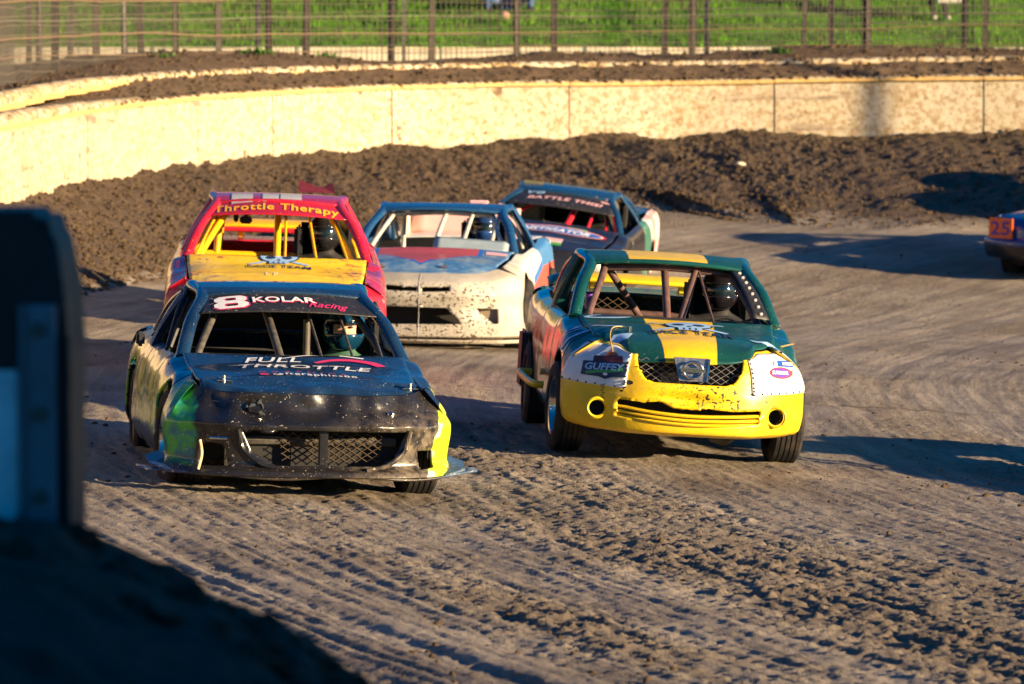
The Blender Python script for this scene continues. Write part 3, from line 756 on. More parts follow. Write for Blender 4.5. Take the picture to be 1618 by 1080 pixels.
    def underbody(c):
        M = M_BLACKIN
        W = c.W - .14; y0 = c.ya * .5 + .12; y1 = c.L - .2
        parts = [box((0, (y0 + y1) / 2, .2), (1.0, y1 - y0, .03))]
        parts += [box((0, (c.yf + c.Ra + c.yr - c.Ra) / 2, .22), (2 * W, c.yr - c.yf - 2 * c.Ra, .05)),
                  box((0, c.yc + .02, (c.zc + .2) / 2), (2 * c.xc + .05, .03, c.zc - .25)),
                  box((0, c.yw - .1, .47), (2 * W - .1, .03, .5)),
                  box((0, y0 + .05, .42), (1.25, .03, .42)), box((-.57, c.yf, .42), (.03, .75, .45)), box((.57, c.yf, .42), (.03, .75, .45)),
                  box((-.57, c.yr, .42), (.03, .8, .45)), box((.57, c.yr, .42), (.03, .8, .45))]
        V, F = join(*parts); c.add('underbody', V, F, M, smooth=False)
        d0, d1 = c.yc + .03, c.yc + .42
        def dash(a, b):
            y = d0 + (d1 - d0) * np.minimum(b * 1.6, 1); z = c.zc - .06 + .04 * np.sin(np.minimum(b * 1.6, 1) * 2.4) - np.maximum(b - .625, 0) * .8
            return np.stack([a * (c.xc - .06), y - .1 * (1 - a ** 2), z], -1)
        c.patch('dashboard', dash, np.linspace(-1, 1, 14), np.linspace(0, 1, 14), getattr(c, 'dash_mat', M_BLACKIN), bvh=False, thick=.01)
    def cage(c, tubes, mat, r=.024):
        for T in tubes:
            rr = r
            if isinstance(T, tuple): T, rr = T
            P = crom(T, 7) if len(T) > 2 else np.array(T, float)
            c.add('cage_bar', *tube(P, rr, 10), mat, sharp=60)
    def std_cage(c, mat, r=.024, extra=()):
        xr, xb = c.xr - .03, c.W - .2
        T = []
        yB = c.yB + .05
        T.append([(-xb, yB + .02, .25), (-xb, yB, c.belt_z), (-xr + .02, yB, c.zh - .03), (-xr + .12, yB, c.zh + .03), (xr - .12, yB, c.zh + .03), (xr - .02, yB, c.zh - .03), (xb, yB, c.belt_z), (xb, yB + .02, .25)])
        for s in (-1, 1):
            T.append([(s * (c.xc - .09), c.yc + .12, c.zc - .35), (s * (c.xc - .09), c.yc + .12, c.zc - .04), (s * (xr - .06), c.yh + .04, c.zh - .035), (s * (xr - .04), yB, c.zh + .02)])
            T.append([(s * xr, yB, c.zh - .1), (s * (c.xw - .1), c.yw + .1, c.zw - .25)])
        T.append([(-(xr - .07), c.yh + .05, c.zh - .035), (0, c.yh + .0, c.zh - .01), (xr - .07, c.yh + .05, c.zh - .035)])
        T += list(extra); c.cage(T, mat, r)
    def wheel(c, x, y, steer=0.0, rim='steel', rim_mat=None, camber=0.0, w=.21, r=None, name='wheel'):
        r = r or c.Rt; rr = r * .64; h = w / 2
        out = 1 if x > 0 else -1
        e = bpy.data.objects.new('wheel', None); e.empty_display_size = .1; link(e, c.root)
        prof = [(-h * .78, rr), (-h * .95, rr + .012), (-h * 1.0, rr + (r - rr) * .45), (-h * .93, r - .022), (-h * .80, r - .006)]
        tread = []
        ng = 5
        for i in range(ng):
            a0 = -h * .80 + (1.6 * h) * i / ng; a1 = -h * .80 + (1.6 * h) * (i + 1) / ng
            tread += [(a0 + .004, r), (a1 - .006, r), (a1 - .005, r - .008), (a1 + .003, r - .008)]
        prof += tread[:-2] + [(h * .80, r - .006), (h * .93, r - .022), (h, rr + (r - rr) * .45), (h * .95, rr + .012), (h * .78, rr)]
        V, F = lathe(prof, 48)
        c.add('tyre', V, F, M_TYRE, e, True, 30)
        rp = [(h * .80, rr + .006), (h * .84, rr + .002), (h * .78, rr - .016), (h * .55, rr - .03), (h * .1, rr - .035), (h * .1, rr * .62), (h * .32, rr * .5), (h * .38, rr * .3), (h * .30, .035), (h * .45, .03), (h * .45, .001)]
        if rim == 'deep': rp = [(h * .82, rr + .006), (h * .88, rr + .004), (h * .84, rr - .012), (h * .4, rr - .03), (-h * .2, rr - .04), (-h * .3, rr * .55), (-h * .1, rr * .35), (-h * .1, .05), (h * .1, .04), (h * .1, .001)]
        V, F = lathe(rp, 40); V = V * np.array([out, 1, 1])
        c.add('rim', V, F, rim_mat or M_STEEL, e, True, 30)
        if rim == 'steel':
            hv = []
            for k in range(8):
                an = k * math.pi / 4; b = box((out * h * .14, rr * .76 * math.cos(an), rr * .76 * math.sin(an)), (.03, .06, .06), .012); hv.append(b)
            c.add('rim_slots', *join(*hv), M_BLACKIN, e, False)
        e.location = (x, y, r * .985); e.rotation_euler = (0, R(camber), R(steer))
        return e
    def wheels(c, steer=0, rim='steel', mat_l=None, mat_r=None, tk=None, w=.21):
        tk = tk or c.W - .13
        for sx in (-1, 1):
            mt = mat_l if sx < 0 else mat_r
            c.wheel(sx * tk, c.yf, steer, rim, mt, w=w); c.wheel(sx * (tk + .005), c.yr, 0, 'steel', None, w=w)
        a = [tube([(-tk, c.yf, c.Rt), (tk, c.yf, c.Rt)], .03, 8), tube([(-tk, c.yr, c.Rt), (tk, c.yr, c.Rt)], .04, 8)]
        c.add('axle', *join(*a), M_BLACKIN)

def lattice(poly, pitch, wdt, fun, ang=(R(33), R(147))):
    """woven-mesh bars clipped to a convex (x,z) polygon; fun maps (x,z) -> y. Returns V,F"""
    pts = np.array(poly, float); V, F = [], []
    cen = pts.mean(0); L = np.abs(pts - cen).max() * 2.5
    for a in ang:
        d = np.array([math.cos(a), math.sin(a)]); n = np.array([-d[1], d[0]])
        for k in np.arange(-L, L, pitch):
            p = cen + n * k; t0, t1 = -L * 2, L * 2
            ar = sum(pts[i][0] * pts[(i + 1) % len(pts)][1] - pts[(i + 1) % len(pts)][0] * pts[i][1] for i in range(len(pts)))
            ok = True
            for i in range(len(pts)):
                q = pts[i]; e = pts[(i + 1) % len(pts)] - q; en = np.array([-e[1], e[0]]) * (1 if ar > 0 else -1)
                num = (q - p) @ en; den = d @ en
                if abs(den) < 1e-9:
                    if num > 0: ok = False
                    continue
                t = num / den
                if den > 0: t0 = max(t0, t)
                else: t1 = min(t1, t)
            if ok and t1 - t0 > .01:
                m = max(2, int((t1 - t0) / .06) + 1)
                for s in range(m - 1):
                    A = p + d * (t0 + (t1 - t0) * s / (m - 1)); B = p + d * (t0 + (t1 - t0) * (s + 1) / (m - 1)); w = n * wdt / 2
                    k0 = len(V)
                    for q, dy in ((A - w, 0), (A + w, 0), (B + w, 0), (B - w, 0), (A, -wdt * .6), (B, -wdt * .6)):
                        V.append((q[0], float(fun(q[0], q[1])) + dy, q[1]))
                    F += [[k0, k0 + 4, k0 + 5, k0 + 3], [k0 + 4, k0 + 1, k0 + 2, k0 + 5]]
    return V, F

# ---- lettering outlines
def text_vf(body, width=None, height=None, bold=0.0, shear=0.0, space=1.0, res=3):
    cu = bpy.data.curves.new('lettering', 'FONT'); cu.body = body; cu.offset = bold; cu.shear = shear; cu.space_character = space
    cu.align_x = 'CENTER'; cu.align_y = 'CENTER'; cu.resolution_u = res; cu.size = 1; cu.fill_mode = 'FRONT'
    o = bpy.data.objects.new('lettering', cu); me = bpy.data.meshes.new_from_object(o)
    V = np.array([v.co[:2] for v in me.vertices]); F = [list(p.vertices) for p in me.polygons]
    bpy.data.objects.remove(o); bpy.data.curves.remove(cu); bpy.data.meshes.remove(me)
    lo, hi = V.min(0), V.max(0); V = V - (lo + hi) / 2
    sx = width / (hi - lo)[0] if width else height / (hi - lo)[1]
    sy = height / (hi - lo)[1] if height else sx
    V = V * np.array([sx, sy]); return [tuple(v) for v in V], F
def shift(VF, dx, dy, sh=0.0, arc=0.0):
    return [(x + dx + sh * y, y + dy + arc * x * x) for x, y in VF[0]], VF[1]
def ell_vf(rx, ry, n=32): return [(rx * math.cos(2 * math.pi * i / n), ry * math.sin(2 * math.pi * i / n)) for i in range(n)], [list(range(n))]
def ring_vf(rx, ry, t, n=36):
    V = [(r * rx * math.cos(2 * math.pi * i / n) if False else (rx - t * k) * math.cos(2 * math.pi * i / n), (ry - t * k) * math.sin(2 * math.pi * i / n)) for k in (0, 1) for i in range(n)] if True else []
    return V, [[i, (i + 1) % n, n + (i + 1) % n, n + i] for i in range(n)]
def poly_vf(pts): return [tuple(p) for p in pts], [list(range(len(pts)))]
def rect_vf(w, h, sh=0.0): return poly_vf([(-w / 2 - sh * h / 2, -h / 2), (w / 2 - sh * h / 2, -h / 2), (w / 2 + sh * h / 2, h / 2), (-w / 2 + sh * h / 2, h / 2)])
def arc_vf(pts, w0, w1=None):
    """tapered brush stroke along points"""
    P = crom(pts, 8); T = np.gradient(P, axis=0); T /= np.linalg.norm(T, axis=1)[:, None]; N = np.c_[-T[:, 1], T[:, 0]]
    w = np.linspace(w0, w1 if w1 is not None else w0, len(P))[:, None] / 2
    V = np.vstack([P + N * w, P - N * w]); n = len(P)
    return [tuple(v) for v in V], [[i, i + 1, n + i + 1, n + i] for i in range(n - 1)]

# ---- shared car materials
M_BLACKIN = plain('cabin_black', (.012, .011, .011), .8, var=.4)
def tyre_mat():
    t = NT('tyre_rubber'); t.co()
    k = t.m('MULTIPLY', t.ramp(t.noise(9, 5, .65), .45, .75), .55)
    return t.done(t.mix(k, (.012, .012, .013), (.085, .062, .042)), .85, t.bump(t.noise(60, 3, .5), .3, .004), spec=.3)
M_TYRE = tyre_mat()
M_STEEL = plain('wheel_steel', (.10, .085, .07), .5, metal=.5, var=.4, scale=14)
M_CHROME = plain('chrome', (.62, .60, .56), .18, metal=1.0, var=.12)
M_DUSTBAR = plain('dusty_tube', (.060, .054, .048), .6, var=.5, scale=20)
M_NETTING = plain('rusted_netting', (.16, .10, .05), .8)
M_SKIN = plain('skin', (.55, .30, .20), .6, var=.1)
def flat(name, col, rough=.55): return plain(name, col, rough, var=.12, scale=40)
M_WHITE = flat('white_vinyl', (.78, .78, .78)); M_PINK = flat('magenta_vinyl', (.62, .03, .14)); M_YEL = flat('yellow_vinyl', (.85, .42, .02))
M_BLACKV = flat('black_vinyl', (.012, .012, .016)); M_BLUEV = flat('blue_vinyl', (.02, .10, .42)); M_REDV = flat('red_vinyl', (.60, .03, .03))
M_GREENV = flat('green_vinyl', (.05, .30, .06)); M_SKYV = flat('pale_blue_vinyl', (.30, .48, .72)); M_ORGV = flat('orange_vinyl', (.85, .17, .02))
M_PURP = flat('purple_vinyl', (.10, .03, .30)); M_NAVYV = flat('navy_vinyl', (.01, .025, .07)); M_GREYV = flat('grey_vinyl', (.42, .42, .43)); M_PINKV = flat('pale_pink_vinyl', (.75, .42, .45))
def at_px(c, px, py):
    """where on this car's panels the photo shows a mark (car coordinates)"""
    M = c.root.matrix_basis.inverted(); p = math.atan((540 - V0) / FPX)
    d = Vector(((px - 809) / FPX, 1, -(py - 540) / FPX))
    d = Vector((d.x, d.y * math.cos(p) + d.z * math.sin(p), -d.y * math.sin(p) + d.z * math.cos(p)))
    o = M @ Vector((0, 0, CAMZ)); dl = (M.to_3x3() @ d).normalized()
    b = BVHTree.FromPolygons(np.vstack(c.bvh_v).tolist(), c.bvh_f)
    h = b.ray_cast(o, dl)
    return h[0] if h[0] is not None else Vector((0, 0, .5))
def base_params(**k):
    d = dict(W=.86, L=4.4, nd=.34, npow=2.8, rd=.3, bulge=.02, yf=.92, yr=3.47, Rt=.30, arch_z=.31, Ra=.355, ya=.74, yd0=1.5, yd1=2.6, yc=1.32, cowl_bow=.13,
             xc=.69, zc=.90, yh=2.0, xr=.52, zh=1.2, yrr=2.95, zrr=1.22, yw=3.65, xw=.60, zw=.93, deck_z=.94, belt_z=.88, yB=2.6, yq=3.25, hwF=.64, hwC=.69, hood_lip=.02,
             hood_gap=.0, crown_b=[0, .3, 1], crown_z=[.01, .03, .035], roof_crown=.015, rail_r=.028, nose_cuts=[])
    d.update(k); return d
def sections(nose, corner, hf, cowl, door, tail, lo=.18):
    """nose, corner: full 7-point sections; hf, cowl, door, tail: shoulder heights along the side"""
    def side(z, ins, w=0.0): return [(.06, lo), (.012, lo + .1), (w, lo + .25), (w, lo + (z - lo) * .62), (.02 + w, z - .11), (.06 + w, z - .03), (ins, z)]
    return [(('x', 0), nose), (('x', .55), nose), (('y', .50), corner), (('y', .95), side(hf, .17)), (('y', 1.35), side(cowl, .15)), (('y', 1.62), side(cowl - .01, .11)),
            (('y', 2.6), side(door, .11)), (('y', 3.5), side(door + .02, .13)), (('y', 4.0), side(tail, .14)), (('rx', .6), side(tail, .10)), (('rx', 0), side(tail, .10))]

# ================================================================== car 1: black and green coupe, number 8
def bk_dent(P):
    P = P.copy(); x, y, z = P[..., 0], P[..., 1], P[..., 2]
    f = np.clip((.75 - y) / .3, 0, 1) * np.clip((z - .40) / .08, 0, 1)
    n = n3(P, 5.5, 1) * .026 + n3(P, 14, 2) * .017
    P[..., 1] += f * (n + .035 * np.exp(-((x + .28) / .16) ** 2 - ((z - .56) / .06) ** 2) + .02 * np.exp(-((x - .45) / .12) ** 2 - ((z - .54) / .05) ** 2))
    P[..., 2] += f * n3(P, 7, 3) * .010
    s = np.clip((y - .5) / .3, 0, 1) * np.clip((-.45 - x) / .1, 0, 1)
    P[..., 0] += s * (n3(P, 3.5, 4) * .011 + n3(P, 9, 5) * .004)
    return P
def bk_hood(P, a, b):
    P = P.copy(); f = np.sin(np.pi * np.clip(b, 0, 1)) ** .6
    P[..., 2] += f * (.007 * n3(P, 4, 6) + .004 * n3(P, 10, 7)) + .012 * np.exp(-((b - .14) / .05) ** 2) * np.sin(a * 5 + .6) + .010 * np.exp(-((b - .02) / .05) ** 2) * np.cos(a * 2.2)
    P[..., 2] -= .05 * np.exp(-((b) / .055) ** 2)
    return P
mouth = [(-.42, .43), (.56, .425), (.50, .30), (.42, .225), (-.22, .225), (-.36, .30)]
cheek_r = [(.62, .315), (.72, .315), (.73, .215), (.64, .205)]
cheek_l = [(-.645, .335), (-.58, .345), (-.51, .32), (-.49, .215), (-.66, .21)]
N1 = [(-.05, .165), (-.035, .19), (.02, .23), (.005, .40), (-.012, .462), (.085, .535), (.13, .64)]
C1 = [(-.03, .175), (-.01, .205), (.015, .27), (-.005, .40), (.0, .475), (.06, .575), (.17, .685)]
P1 = base_params(W=.84, L=4.35, nd=.33, npow=3.2, zc=.80, yc=1.33, xc=.665, yh=2.05, xr=.487, zh=1.125, yrr=2.85, zrr=1.15, yw=3.75, xw=.62, zw=.83, deck_z=.83, belt_z=.79, yB=2.7, yq=3.35,
    hwF=.635, hwC=.675, roof_crown=.012, crown_z=[.005, .025, .02], sections=[(k[0], [(o + (.075 * max(0, z - .25) if k[0][0] == 'y' and k[0][1] > .6 else 0), z) for o, z in k[1]]) for k in sections(N1, C1, .73, .79, .80, .83, .17)], dents=bk_dent, hood_dent=bk_hood,
    nose_cuts=[lambda P: np.where(P[..., 1] < .5, sd_poly(P, mouth), 1.), lambda P: np.where(P[..., 1] < .6, sd_poly(P, cheek_r), 1.), lambda P: np.where(P[..., 1] < .6, sd_poly(P, cheek_l), 1.)])
def navy(t): return t.mix(t.ramp(t.noise(3, 4, .6, off=4), .3, .7), (.006, .020, .052), (.010, .036, .085))  # black gloss paint; the navy stands in for the blue sky it reflects
def bk_nose(t):
    blue = (.008, .024, .06); c = (.010, .010, .012)
    w = t.m('MULTIPLY', t.m('SUBTRACT', t.noise(7, 3, .5, off=12), .5), .16)
    c = t.mix(t.m('MULTIPLY', t.m('MULTIPLY', t.ramp(t.x, .05, .5), t.ramp(t.z, .60, .36)), t.ramp(t.noise(14, 6, .7, off=22), .40, .62)), c, (.15, .12, .085))
    g = t.ramp(t.m('ADD', t.x, w), -.66, -.69)                             # green corner on the left
    gr = t.mix(t.ramp(t.noise(9, 4, .6, off=2), .42, .58), (.05, .38, .05), (.012, .17, .22))
    c = t.mix(t.m('MULTIPLY', g, t.ramp(t.z, .2, .28)), c, gr)
    lime = t.mix(t.ramp(t.noise(8, 3, .5, off=5), .55, .62), (.42, .56, .015), (.62, .66, .45))
    e = t.m('ADD', t.x, t.m('ADD', t.m('MULTIPLY', w, .4), t.m('MULTIPLY', t.m('SUBTRACT', t.z, .2), -.22)))
    c = t.mix(t.m('MULTIPLY', t.ramp(e, .685, .692), t.ramp(t.m('ADD', t.x, t.m('MULTIPLY', t.m('SUBTRACT', t.z, .2), -.55)), .83, .80)), c, lime)
    return c
def bk_side(t, right=False):
    if right:
        lime = t.mix(t.ramp(t.noise(6, 3, .5, off=5), .55, .62), (.42, .56, .015), (.62, .66, .45))
        return t.mix(t.ramp(t.m('ADD', t.z, t.m('MULTIPLY', t.m('SUBTRACT', t.noise(4, 3, .5), .5), .15)), .665, .655), (.008, .024, .06), lime)
    v = t.mapv((1.0, 4.2, 1.1)); n = t.noise(1.6, 4, .6, vec=v, off=3); n2 = t.noise(2.6, 5, .65, vec=v, off=9)
    c = t.mix(t.ramp(n, .44, .50), (.80, .72, .48), (.40, .62, .04))  # livery cream and lime, lightened to imitate the sunlit wall's reflection
    c = t.mix(t.ramp(n2, .56, .59), c, (.02, .26, .07)); c = t.mix(t.ramp(n2, .40, .385), c, (.45, .44, .46))
    c = t.mix(t.ramp(t.noise(5, 4, .6, off=31), .60, .62), c, (.008, .05, .03))
    edge = t.m('ADD', t.z, t.m('MULTIPLY', t.m('SUBTRACT', t.noise(6, 3, .5, off=7), .5), .14))
    fr = t.ramp(t.y, 1.35, .95, 0, .10)
    c = t.mix(t.ramp(t.m('ADD', edge, fr), .70, .745), c, (.006, .09, .20))
    c = t.mix(t.ramp(t.m('ADD', edge, fr), .745, .775), c, (.008, .03, .075))
    return t.mix(t.ramp(edge, .34, .30), c, (.05, .04, .03))
SPK = (.50, .43, .33)
m1 = dict(nose=paint('black_nose', bk_nose, .30, .25, .12, .62, SPK, low=.26), body=paint('sky_sheen_body', navy, .22, .5, .25, .4, SPK, .35), hood=paint('sky_sheen_hood', navy, .26, .45, .22, .55, SPK, .2),
          roof=paint('sky_sheen_roof', navy, .22, .5, .25, .3, SPK, .2), fender_l=paint('art_left_sheen', bk_side, .2, .6, .2, .2, low=.35), door_l=paint('art_left_sheen', bk_side, .2, .6, .2, .2, low=.35), quarter_l=paint('art_left_sheen', bk_side, .2, .6, .2, .2, low=.35),
          fender_r=paint('art_right', lambda t: bk_side(t, True), .3, .4, .25, .5, SPK, low=.4))
c1 = Car('race_car', 'black coupe, sky reflection painted in navy, with a large 8 on its banner and lime sides', (-1.16, 29.36, -.29), 8.2, 1.6, **P1)
c1.build_shell(m1)
ban_m = paint('black_banner', (.012, .012, .014), .5, .05, .3, .9, SPK, low=.2)
c1.banner = c1.patch('windscreen_banner', lambda a, b: c1.wind(a, b), np.linspace(-.985, .985, 40), np.linspace(.60, .985, 14), ban_m, thick=.006, out=(0, 4, 0))
gu = Vector((0, .90, .42))
def dec(c, vf, px, py, mat, uy, par, name='decal', ux=(1, 0, 0), cut=.03, pdir=None, off=.005): return c.decal(name, vf, at_px(c, px, py), ux, uy, mat, par, off, cut, pdir)
def eight(w, h, t):   # blocky numeral with cut corners
    def octa(w, h, c, y0): return [(-w / 2 + c, y0 - h / 2), (w / 2 - c, y0 - h / 2), (w / 2, y0 - h / 2 + c), (w / 2, y0 + h / 2 - c), (w / 2 - c, y0 + h / 2), (-w / 2 + c, y0 + h / 2), (-w / 2, y0 + h / 2 - c), (-w / 2, y0 - h / 2 + c)]
    out = []
    for s, ww in ((1, .94), (-1, 1)):
        o = octa(w * ww, h * .54, w * .16, s * h * .23); i = octa(w * ww - 2 * t, h * .54 - 2 * t * .52, w * .05, s * h * .23)
        out.append((o + i, [[k, (k + 1) % 8, 8 + (k + 1) % 8, 8 + k] for k in range(8)]))
    return out
for k, vf in enumerate(eight(.23, .235, .084)): dec(c1, vf, 365, 478, M_PINK, gu, c1.banner, 'number', off=.004)
for k, vf in enumerate(eight(.21, .215, .064)): dec(c1, vf, 365, 478, M_WHITE, gu, c1.banner, 'number', off=.0065)
dec(c1, text_vf('KOLAR', .40, .105, .035, 0, 1.05), 449, 474, M_PINK, gu, c1.banner, 'lettering', off=.004)
dec(c1, text_vf('KOLAR', .39, .095, .022, 0, 1.05), 449, 473.5, M_WHITE, gu, c1.banner, 'lettering', off=.0065)
dec(c1, text_vf('Racing', .25, .12, .010, .45), 519, 485, M_PINK, gu, c1.banner, 'lettering', off=.006)
hu = (0, 1, .06)
dec(c1, text_vf('FULL', .34, .115, .014, .25, 1.08), 430, 569.5, M_WHITE, hu, c1.hood, 'lettering')
dec(c1, text_vf('THROTTLE', .80, .14, .014, .25, 1.06), 483, 580.5, M_WHITE, hu, c1.hood, 'lettering')
dec(c1, poly_vf([(-.1, -.012), (.03, .012), (.03, -.012)]), 386, 577, M_WHITE, hu, c1.hood)
dec(c1, text_vf('GRAPHICS', .52, .028, .0, .2, 1.9), 478, 588, M_PINK, hu, c1.hood, 'lettering')
dec(c1, text_vf('LLC', .07, .03, .004), 573, 586, M_WHITE, hu, c1.hood, 'lettering')
dec(c1, text_vf('ftgraphics88', .43, .105, .008, 0, 1.12), 508, 594, M_WHITE, hu, c1.hood, 'lettering')
dec(c1, rect_vf(.05, .07), 418, 592, M_PINK, hu, c1.hood); dec(c1, ell_vf(.030, .045), 440, 592, M_WHITE, hu, c1.hood); dec(c1, text_vf('f', None, .065, .01), 440, 592, M_BLACKV, hu, c1.hood, off=.008)
dec(c1, arc_vf([(-.20, -.03), (-.04, .05), (.14, .065), (.30, .02)], .010, .022), 497, 566.5, M_WHITE, hu, c1.hood, 'swoosh')
dec(c1, arc_vf([(-.12, -.04), (-.03, .03), (.10, .05), (.22, .0), (.28, -.08)], .03, .07), 528, 573, M_PINK, hu, c1.hood, 'swoosh')
# torn headlight hole on the left of the nose, hood pins, intake post, netting and lips
for dx, dy, rz, sc in ((0, 0, .3, 1), (18, 13, -.5, .8), (14, -6, .9, .6)):
    p = at_px(c1, 396 + dx, 640 + dy); V, F = box((0, 0, 0), (.06 * sc, .02, .018), .006)
    c, s = math.cos(rz), math.sin(rz); V = [(p[0] + x * c - z * s, p[1] - .012 + y, p[2] + x * s + z * c) for x, y, z in V]
    c1.add('lamp_bracket', V, F, M_CHROME)
p = at_px(c1, 404, 645); c1.add('lamp_socket', *[(np.array(v) * .9 + np.array([p[0], p[1] + .01, p[2]]) if i == 0 else v) for i, v in enumerate(lathe([(-.02, .055), (-.03, .045), (.02, .04), (.03, .001)], 18, 'y'))], M_BLACKIN)
p = at_px(c1, 617, 655); V, F = lathe([(-.015, .02), (-.02, .012), (0, .001)], 10, 'y'); c1.add('bolt', V + np.array(p), F, M_CHROME)
for px, py in ((354, 603), (648, 616)):
    p = np.array(at_px(c1, px, py)); V, F = join(tube([(0, 0, -.01), (0, 0, .04)], .010, 8), box((0, 0, .008), (.09, .035, .005)), tube([(-.03, 0, .028), (.04, .01, .028)], .005, 6))
    c1.add('hood_pin', np.array(V) + p, F, M_CHROME)
V, F = lattice([(-.19, .41), (.42, .41), (.40, .24), (-.17, .24)], .034, .006, lambda x, z: .16); c1.add('intake_netting', V, F, plain('dark_netting', (.075, .05, .03), .8), smooth=False)
p0, p1 = (.06, .05, .42), (.06, .05, .225); c1.add('intake_post', *box((.06, .07, .325), (.055, .05, .21), .008), m1['nose'])
for sg, x0 in ((-1, -.44), (1, .57)):
    c1.add('intake_side_lip', *tube(crom([(x0, .015 + abs(x0) ** 3 * .3, .435), (x0 - sg * .03, .03 + abs(x0) ** 3 * .25, .32), (x0 - sg * .13, .02, .235), (x0 - sg * .26, -.005, .205)], 6), [.016] * 7 + [.014] * 12, 8), m1['nose'])
c1.add('bumper_slot', *tube([(-.60, .10, .375), (-.50, .05, .375)], .011, 8), M_CHROME)
c1.add('radiator_core', *box((.05, .24, .33), (1.1, .03, .26)), M_BLACKIN, smooth=False)
c1.add('bumper_beam', *tube([(-.5, .2, .36), (.5, .2, .36)], .03, 8), M_DUSTBAR)
sm = paint('splitter_paint', lambda t: t.mix(t.ramp(t.x, -.35, -.55), t.mix(t.ramp(t.x, .76, .84), (.014, .013, .013), (.05, .09, .16)), (.008, .03, .11)), .4, .2, .35, .9, SPK, low=.2)
def splitter(a, b):
    x = a * (.90 + .10 * np.abs(a) ** 6); ax = np.minimum(np.abs(x), .86)
    yn = .33 * (ax / .865) ** 3.2; ext = .03 + .05 * np.clip((np.abs(a) - .75) / .2, 0, 1)
    return np.stack([x, yn - ext + (.02 + ext + .1) * b + .04 * np.clip((np.abs(a) - .9) / .1, 0, 1), .165 + .03 * np.clip((np.abs(a) - .7) / .3, 0, 1) ** 2 + 0 * b + .01 * np.sin(a * 7)], -1)
c1.patch('splitter', splitter, np.linspace(-1, 1, 60), np.linspace(0, 1, 6), sm, thick=.015, bvh=False, out=(0, .3, -.5))
for sg in (-1, 1):   # canard plates on the corners
    V = [(sg * .80, .20, .17), (sg * .93, .30, .205), (sg * .945, .52, .235), (sg * .86, .62, .26), (sg * .80, .45, .245)]
    V += [(x, y, z - .012) for x, y, z in V]; F = [[0, 1, 2, 3, 4], [9, 8, 7, 6, 5]] + [[i, 5 + i, 5 + (i + 1) % 5, (i + 1) % 5] for i in range(5)]
    c1.add('canard', V, F, sm, smooth=False)
c1.add('skirt_lip', *tube(crom([(-.655, .12, .36), (-.645, .10, .28), (-.665, .085, .19)], 5), .009, 6), M_YEL if False else plain('torn_edge', (.5, .4, .24)))
def rw(a, b): return np.stack([a * (.50 + .12 * b), 2.88 + .84 * b, 1.155 - .33 * b + .02 * (1 - a * a)], -1)
c1.patch('rear_screen_panel', rw, np.linspace(-1, 1, 12), np.linspace(0, 1, 8), M_BLACKV, bvh=False, thick=.006)
c1.wheels(6, 'deep', M_CHROME, M_STEEL)
c1.std_cage(M_DUSTBAR, .023, extra=[([(-.04, 1.30, .66), (-.10, 1.62, .92), (-.13, 2.1, 1.12)], .026), [(.17, 2.2, .45), (.17, 2.2, .98)]])
for x in (.15, .34, .52): c1.add('window_bar', *tube([(x + .03, 1.28, .76), (x - .02, 2.0, 1.10)], .009, 8), M_DUSTBAR)
V, F = box((0, 0, 0), (.05, .10, .09), .015); c1.add('mirror', np.array(V) + np.array((-.90, 1.75, .86)), F, M_BLACKV)
c1.add('side_window_trim', *tube(crom([(-.755, 1.52, .81), (-.66, 1.95, 1.03), (-.585, 2.3, 1.135), (-.59, 2.7, 1.14)], 5), .012, 6), M_BLACKV)
for sg in (-1, 1):
    c1.add('window_post', *tube([(sg * .70, 1.95, .80), (sg * .58, 2.12, 1.10)], .015, 6), M_BLACKV)

# ================================================================== car 2: green sedan with yellow nose and stripe
def gr_dent(P):
    P = P.copy(); x, y, z = P[..., 0], P[..., 1], P[..., 2]
    f = np.clip((.7 - y) / .3, 0, 1)
    P[..., 1] += f * (n3(P, 4.5, 3) * .007 + n3(P, 12, 4) * .003) + f * .05 * np.exp(-((x + .02) / .22) ** 2 - ((z - .43) / .045) ** 2)
    P[..., 2] += f * .012 * np.exp(-((x + .16) / .06) ** 2 - ((z - .41) / .03) ** 2)
    s = np.clip((y - .9) / .3, 0, 1) * np.clip((-.5 - x) / .1, 0, 1) * np.clip((.85 - z) / .1, 0, 1)
    P[..., 0] += s * (n3(P, 3.2, 8) * .007 + n3(P, 8, 5) * .002)
    return P
def gr_hood(P, a, b):
    P = P.copy(); f = np.sin(np.pi * np.clip(b, 0, 1)) ** .6
    P[..., 2] += f * (.008 * n3(P, 4, 2) + .005 * n3(P, 9, 9)) - .02 * np.exp(-((b - .55) / .10) ** 2) * np.exp(-((a + .55) / .3) ** 2)
    P[..., 2] += .03 * np.exp(-(b / .14) ** 2) * np.exp(-((a - .80) / .22) ** 2) - .045 * np.exp(-(b / .06) ** 2) * np.clip(1 - np.abs(a - .05), 0, 1) - .03 * np.exp(-(b / .12) ** 2) * np.exp(-((a + .62) / .3) ** 2)
    return P
grille = [(-.355, .70), (-.345, .63), (-.30, .565), (-.24, .54), (.24, .54), (.30, .565), (.345, .63), (.355, .70), (.34, .74), (-.34, .74)]
slot = [(-.47, .415), (-.30, .405), (-.18, .42), (-.10, .385), (.10, .39), (.30, .375), (.49, .385), (.48, .295), (.25, .272), (0, .268), (-.25, .275), (-.47, .305)]
N2 = [(.09, .19), (.02, .215), (.0, .30), (.0, .45), (.015, .53), (.04, .63), (.085, .715)]
C2 = [(.07, .22), (.02, .25), (.0, .34), (.0, .47), (.01, .56), (.07, .68), (.24, .80)]
M2_ = [(.08, .20), (.02, .23), (.0, .32), (.0, .46), (.012, .54), (.06, .66), (.22, .765)]
